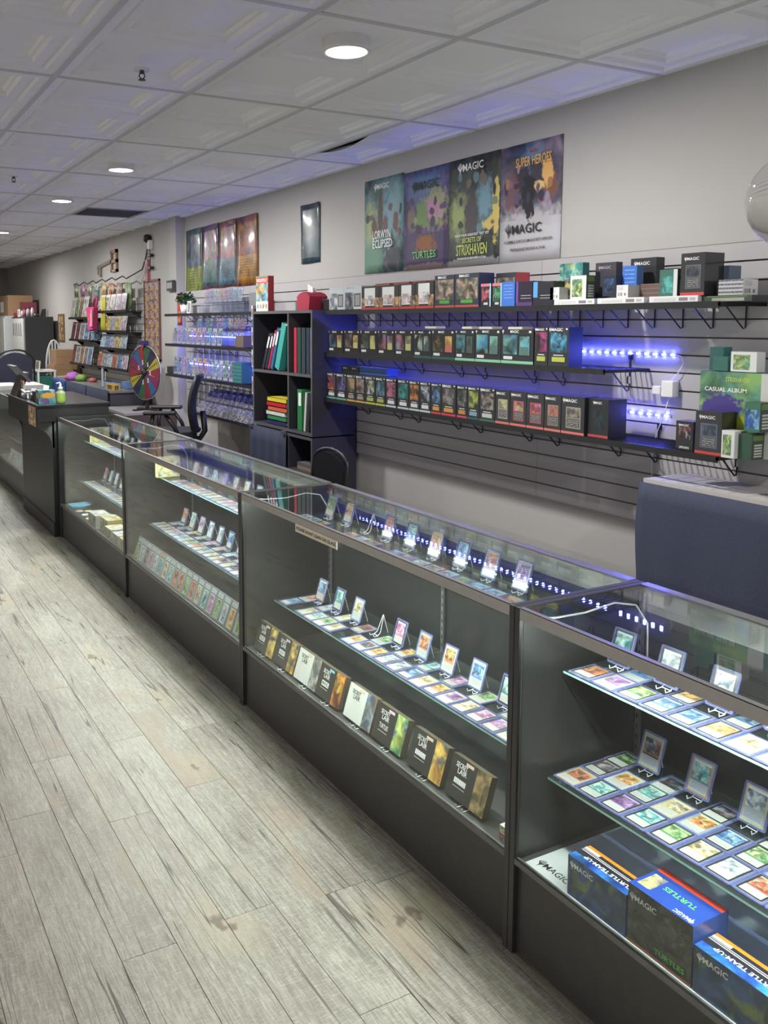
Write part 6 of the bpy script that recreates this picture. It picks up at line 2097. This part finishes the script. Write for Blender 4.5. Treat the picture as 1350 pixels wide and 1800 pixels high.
for s in (-1, 1):
    y = oc.y + s * .26
    a = B().tube([(oc.x - .12, y - s * .03, zs), (oc.x - .14, y, zs + .1), (oc.x - .12, y, zs + .215)], .017, 6).tube([(oc.x + .10, y - s * .03, zs), (oc.x + .06, y, zs + .1), (oc.x - .02, y, zs + .215)], .017, 6)
    a = a.build('arm_support', CHB, r, True)
    B().box(oc.x - .20, oc.x + .07, y - .04, y + .04, zs + .215, zs + .245).build('armrest', CHB, r, bevel=.012)
B().tube([(oc.x, oc.y, .10), (oc.x, oc.y, zs - .01)], .03, 10).build('gas_column', CHB, r)
for k in range(5):
    a = 2 * PI * k / 5 + .3
    leg = B().tube([(oc.x, oc.y, .13), (oc.x + .30 * math.cos(a), oc.y + .30 * math.sin(a), .085)], [.028, .016], 6).build('base_leg', CHB, r)
    B().lathe([(.0, -.015), (.028, -.015), (.028, .015), (.0, .015)], (oc.x + .30 * math.cos(a), oc.y + .30 * math.sin(a), .0285), 12, axis='x').build('caster', CHB, leg)
r.rotation_euler = (0, 0, -.45)

# ------------------------------------------------------------------ folding chair by the bookcase
r = empty('folding_chair', (2.55, 4.7, 0))
tag(r, 'black padded folding chair standing in front of the bookcase', 'chair')
def arc2(y, w, x0, x1, z0, z1, n=10):
    out = [(x0, y - w / 2, z0)]
    for k in range(n + 1):
        a = PI * k / n
        zz_ = z1 - .09 + .09 * math.sin(a)
        t = (zz_ - z0) / (z1 - z0)
        out.append((x0 + (x1 - x0) * t, y - w / 2 * math.cos(a), zz_))
    return out + [(x0, y + w / 2, z0)]
fy = 4.70
B().tube(arc2(fy, .42, 2.60, 2.70, 0.0, .93), .013, 6).build('back_frame', BLACKM, r, True)
p2_ = arc2(fy, .37, 2.66, 2.69, .58, .91)
B().prism([(p[1], p[2]) for p in p2_], 2.670, 2.700, 'x').build('backrest', M('black_vinyl', (.012, .012, .016), .4, var=.2), r)
B().box(2.26, 2.66, fy - .2, fy + .2, .43, .47).build('seat', MATS['black_vinyl'], r, bevel=.015)
for s in (-1, 1):
    B().tube([(2.24, fy + s * .2, 0), (2.62, fy + s * .2, .46)], .012, 6).build('front_leg', BLACKM, r)
    B().tube([(2.30, fy + s * .19, .43), (2.62, fy + s * .19, .0)], .012, 6).build('rear_leg', BLACKM, r)

# ------------------------------------------------------------------ far slatwall display
XF = 3.13
def small_shelf(y0, y1, z, label, xf=2.94):
    r = empty('display_shelf', ((xf + XF) / 2, (y0 + y1) / 2, z))
    tag(r, label, 'shelf', 'shelves on the pale slatwall')
    B().box(xf, XF - .002, y0, y1, z - .012, z).build('deck', BLACKM, r)
    B().box(xf, xf + .006, y0, y1, z, z + .018).build('front_lip', BLACKM, r)
    for y in (y0 + .05, y1 - .05):
        B().prism([(XF - .002, z - .012), (xf + .08, z - .012), (XF - .002, z - .09)], y - .003, y + .003, 'y').build('bracket', BLACKM, r)


MAG = printed('magazine_print', [('art', (0, 0, 1, 1), 'ca', 'cb', 'cc', 4.5), ('c', (.05, .86, .95, .97), 'cb')], .3, 1.4, .3)
mg = 0
mag_words = ['white', 'lilac', 'pale blue', 'blue', 'yellow', 'grey', 'red', 'green', 'brown', 'maroon']
magcol = {'white': ((.55, .55, .52), (.62, .6, .58), (.4, .42, .35)), 'lilac': ((.45, .36, .48), (.58, .55, .58), (.35, .2, .3)), 'pale blue': ((.30, .42, .52), (.5, .55, .58), (.2, .3, .3)),
          'blue': ((.10, .22, .42), (.3, .4, .5), (.05, .1, .2)), 'yellow': ((.52, .38, .06), (.5, .45, .3), (.15, .1, .05)), 'grey': ((.28, .28, .28), (.4, .4, .42), (.12, .12, .13)),
          'red': ((.42, .08, .06), (.5, .3, .2), (.1, .05, .05)), 'green': ((.12, .28, .10), (.35, .42, .25), (.3, .1, .08)), 'brown': ((.25, .15, .08), (.4, .28, .18), (.1, .07, .05)), 'maroon': ((.14, .03, .05), (.22, .08, .09), (.07, .03, .03))}


def mags(y0, z, names, where, w=.17, h=.24, x=2.96, tilt=.18, step=None):
    step = step or w + .01
    for i, nm in enumerate(names):
        o = B().box(-.004, .004, -w / 2, w / 2, 0, h, 0, fx=1).build('magazine', [PAPER, MAG], keep=(0, 0, 0), fix=False)
        o.location = (x, y0 - i * step, z + .001)
        o.rotation_euler = (0, tilt, 0)
        cols(o, *magcol[nm])
        tag(o, f'{nm} magazine, {ORD[i]} from the far end {where}', 'magazine', 'magazines on the pale slatwall')


small_shelf(11.35, 12.48, 1.765, 'upper far shelf with white magazines on the pale slatwall')
small_shelf(11.35, 12.48, 1.470, 'middle far shelf with maroon packs on the pale slatwall')
small_shelf(11.35, 12.48, 1.150, 'bottom far shelf on the pale slatwall')
small_shelf(9.76, 10.98, 1.835, 'top near shelf with lilac magazines on the pale slatwall')
small_shelf(9.76, 10.98, 1.600, 'second near shelf on the pale slatwall')
small_shelf(9.76, 10.98, 1.395, 'third near shelf with blue magazines on the pale slatwall')
small_shelf(9.76, 11.30, 1.160, 'bottom near shelf on the pale slatwall')
mags(12.36, 1.765, ['white', 'green', 'brown', 'white'], 'of the upper far shelf', .20, .29, step=.22)
mags(12.36, 1.470, ['maroon', 'maroon', 'grey', 'blue'], 'of the middle far shelf', .20, .25, step=.24)
mags(12.36, 1.150, ['maroon', 'grey', 'brown', 'grey', 'blue'], 'of the bottom far shelf', .18, .26, step=.21)
mags(10.85, 1.835, ['white', 'lilac', 'white', 'lilac', 'lilac'], 'of the top near shelf', .19, .21, step=.22)
mags(10.85, 1.600, ['brown', 'yellow', 'grey', 'yellow', 'lilac'], 'of the second near shelf', .19, .19, step=.22)
mags(10.85, 1.395, ['pale blue', 'blue', 'grey', 'yellow', 'pale blue'], 'of the third near shelf', .19, .175, step=.22)
mags(11.0, 1.160, ['red', 'grey', 'pale blue', 'red', 'blue', 'lilac'], 'of the bottom near shelf', .19, .19, step=.21)
o = B().box(2.945, 3.03, 11.10, 11.34, 1.489, 1.62, 0, fx=1, fy=1).build('blue_gift_box', [M('gift_blue', (.10, .22, .36), .4), printed('gift_print', [('art', (0, 0, 1, 1), (.12, .26, .40), (.35, .45, .5), (.06, .1, .2), 4)], .3)], fix=False)
tag(o, 'blue window gift box on the middle far shelf', 'gift box')
# pink tote bag on a peg
r = empty('tote_bag', (2.93, 11.02, 1.60))
tag(r, 'pink tote bag with a yellow ring hanging on the pale slatwall', 'bag')
PINK = M('hot_pink_fabric', (.45, .03, .14), .8, var=.15)
B().prism([(11.22, 1.90), (10.86, 1.90), (10.93, 1.62), (11.14, 1.60)], 2.865, 2.930, 'x').build('body', PINK, r, bevel=.01)
B().tube([(2.92, 11.13, 1.89), (2.94, 11.10, 2.0), (2.95, 11.04, 2.03), (2.94, 10.97, 2.0), (2.92, 10.94, 1.89)], .01, 6).build('handles', PINK, r, True)
B().tube([(2.862, 11.05 + .035 * math.cos(2 * PI * k / 16), 1.775 + .035 * math.sin(2 * PI * k / 16)) for k in range(16)], .004, 5, closed=True).build('ring_print', M('yellow_ring', (.65, .25, .05), .5), r)
B().prism([(10.93, 1.87), (10.88, 1.87), (10.90, 1.66), (11.0, 1.66)], 2.850, 2.864, 'x').build('ribbon', M('pale_pink', (.60, .25, .32), .7), r)
# yellow lanyards
for i in range(4):
    y = 10.82 - i * .05
    o = B().tube([(2.96, y, 2.02), (2.955, y - .015, 1.85), (2.95, y + .005, 1.68), (2.95, y - .02, 1.60)], .011, 5).build('lanyard', M(f'lanyard_{i % 2}', [(.45, .48, .04), (.50, .42, .05)][i % 2], .6), None, True)
    tag(o, f'{ORD[i]} yellow lanyard from the pink tote bag', 'lanyard', 'yellow lanyards beside the tote bag')
# pennants along the top
wc_ = [(.16, .24, .10), (.40, .10, .28), (.40, .36, .28), (.20, .35, .32), (.50, .34, .12), (.55, .22, .08), (.35, .22, .14), (.28, .45, .16)]
for i, c in enumerate(wc_):
    y = 12.35 - i * .345
    z1_ = 2.238 - .010 * i
    L_ = .20 if i < 7 else .30
    b = B()
    for k in range(6):
        a0, a1 = -.6 + 1.2 * k / 6, -.6 + 1.2 * (k + 1) / 6
        def pp(a, v):
            return (3.07 - .06 * math.cos(a * 1.4), y + .21 * a * (1 - .25 * v), z1_ - v * L_ - .03 * abs(a))
        b.face([pp(a1, 1), pp(a0, 1), pp(a0, 0), pp(a1, 0)][::-1], 0, [(k / 6, 0), ((k + 1) / 6, 0), ((k + 1) / 6, 1), (k / 6, 1)])
    o = b.build('hanging_pennant', printed(f'pennant_{i}', [('art', (0, 0, 1, 1), c, [k * .6 for k in c], (.5, .45, .35), 3)], .4), None, True, fix=False)
    o.modifiers.new('thickness', 'SOLIDIFY').thickness = .002
    tag(o, f'{ORD[i]} curved pennant pack from the far end above the pale slatwall', 'pennant', 'pennants hung above the pale slatwall')
cab = [(3.012, 12.42 - k * .145, 2.225 + .02 * math.sin(k * 2.1)) for k in range(18)] + [(3.12, 9.70, 2.30), (3.13, 9.60, 2.42), (3.13, 9.52, 2.55)]
o = B().tube(cab, .008, 5).build('power_cable', BLACKM, None, True)
tag(o, 'black cable draped along the pennants up to the wall camera', 'cable')
r = empty('wall_camera', (3.11, 9.47, 2.60))
tag(r, 'small black and white camera high on the wall with hanging leads', 'camera')
B().lathe([(.0, -.06), (.035, -.055), (.048, -.03), (.045, .0), (.03, .02)], (3.13, 9.47, 2.62), 16, axis='x').build('body', BLACKM, r, True)
B().box(3.10, 3.149, 9.40, 9.46, 2.50, 2.60).build('mount', WHITE, r, bevel=.006)
B().tube([(3.12, 9.50, 2.58), (3.12, 9.52, 2.47), (3.12, 9.48, 2.42)], .004, 5).tube([(3.12, 9.42, 2.5), (3.12, 9.41, 2.40), (3.12, 9.42, 2.28)], .004, 5).build('leads', BLACKM, r, True)
for z0 in (2.42, 2.285):
    B().box(3.10, 3.14, 9.36, 9.47, z0, z0 + .03).build('connector', BLACKM, r, bevel=.003)
o = B().box(3.12, 3.149, 9.52, 9.60, 2.16, 2.40, 0, fx=1).build('striped_pennant', [M('red_white_cloth', (.45, .12, .14), .7), printed('diamond_print', [('c', (0, 0, 1, 1), (.55, .5, .5)), ('art', (0, 0, 1, 1), (.45, .08, .1), (.55, .52, .5), (.4, .1, .12), 5)], .6)], fix=False)
tag(o, 'red and white pennant hanging below the wall camera', 'pennant')
# large wooden key
r = empty('wooden_key', (3.135, 11.1, 2.38))
tag(r, 'large wooden key ornament hanging on the far wall', 'ornament')
KW = M('grey_brown_wood', (.24, .20, .16), .7, var=.25)
B().prism([(11.62, 2.400), (10.98, 2.452), (10.98, 2.492), (11.62, 2.440)], 3.125, 3.147, 'x').build('shaft', KW, r)
B().box(3.125, 3.147, 11.46, 11.53, 2.30, 2.41).build('tooth', KW, r)
B().box(3.125, 3.147, 11.56, 11.61, 2.33, 2.41).build('tooth', KW, r)
KB = M('tan_wood', (.34, .22, .15), .6, var=.2)
b = B()
for ya, yb, za, zb_ in ((10.72, 10.76, 2.33, 2.60), (10.94, 10.98, 2.33, 2.58), (10.72, 10.98, 2.56, 2.60), (10.72, 10.98, 2.44, 2.48), (10.72, 10.98, 2.33, 2.36)):
    b.box(3.122, 3.148, ya, yb, za, zb_)
b.build('bow', KB, r)
o = B().tube([(3.14, 10.84, 2.33), (3.14, 10.84, 2.25)], .003, 5).build('hanging_string', M('string', (.6, .58, .5), .8))
tag(o, 'thin string hanging under the wooden key', 'string')
# tall collage poster on the wall
col = printed('collage_print', [('c', (0, 0, 1, 1), (.25, .12, .14)), ('art', (.03, .02, .97, .98), (.32, .10, .22), (.50, .36, .10), (.10, .25, .45), 9)], .4, 3.0)
o = B().box(3.140, 3.149, 9.19, 9.70, 1.30, 2.165, 0, fx=1).build('collage_poster', [M('poster_frame_brown', (.16, .07, .06), .5), col], fix=False)
b = B()
for ya, yb, za, zb_ in ((9.18, 9.20, 1.29, 2.175), (9.69, 9.71, 1.29, 2.175), (9.18, 9.71, 2.155, 2.175), (9.18, 9.71, 1.29, 1.31)):
    b.box(3.132, 3.149, ya, yb, za, zb_)
b.build('frame', MATS['poster_frame_brown'], o)
b = B()
rn = random.Random(5)
for row in range(8):
    for c in range(3):
        y = 9.62 - c * .17
        z = 1.36 + row * .10
        b.box(3.1385, 3.1399, y - .055 + rn.uniform(-.01, .01), y + .055, z, z + .075)
sub = b.build('stickers', printed('sticker_print', [('art', (0, 0, 1, 1), (.60, .42, .10), (.36, .14, .42), (.10, .36, .55), 2)], .4), o)
tag(o, 'tall framed collage of small colourful stickers on the wall', 'poster')
# little black wall sign
r = empty('wall_sign', (3.135, 8.80, 2.02))
tag(r, 'small black framed lettered sign on the wall pilaster', 'sign')
B().box(3.085, 3.119, 8.62, 8.80, 2.03, 2.135).build('board', M('sign_board', (.03, .03, .035), .5), r)
bb = B()
for k in range(9):
    bb.box(3.0835, 3.0845, 8.633 + k * .0175, 8.645 + k * .0175, 2.055, 2.112)
bb.build('lettering', GINK, r)
B().box(3.09, 3.119, 8.60, 8.62, 2.02, 2.12).build('side_bracket', M('sign_bracket', (.06, .06, .065), .5), r)

# ------------------------------------------------------------------ clear globe hanging at the picture edge
gc = Vector((1.794, 1.177, 1.958))
r = empty('glass_globe_pendant', gc)
tag(r, 'clear glass globe pendant hanging over the nearest case at the picture edge', 'pendant lamp')
prof = [(.1 * math.sin(PI * k / 16) + .0001, -.1 * math.cos(PI * k / 16)) for k in range(16)]
GG = bpy.data.materials.new('globe_glass')
GG.use_nodes = True
pb = GG.node_tree.nodes['Principled BSDF']
pb.inputs['Transmission Weight'].default_value = 1
pb.inputs['Roughness'].default_value = .02
pb.inputs['IOR'].default_value = 1.3
pb.inputs['Base Color'].default_value = (.97, .97, .95, 1)
B().lathe(prof, gc, 28).build('globe', GG, r, True)
B().lathe([(.0, .16), (.022, .16), (.026, .10), (.020, .085), (.0, .085)], gc, 14).build('lamp_cap', STEEL, r, True)
B().tube([gc + Vector((0, 0, .15)), Vector((gc.x, gc.y, ZC - .006))], .003, 6).build('cord', BLACKM, r)
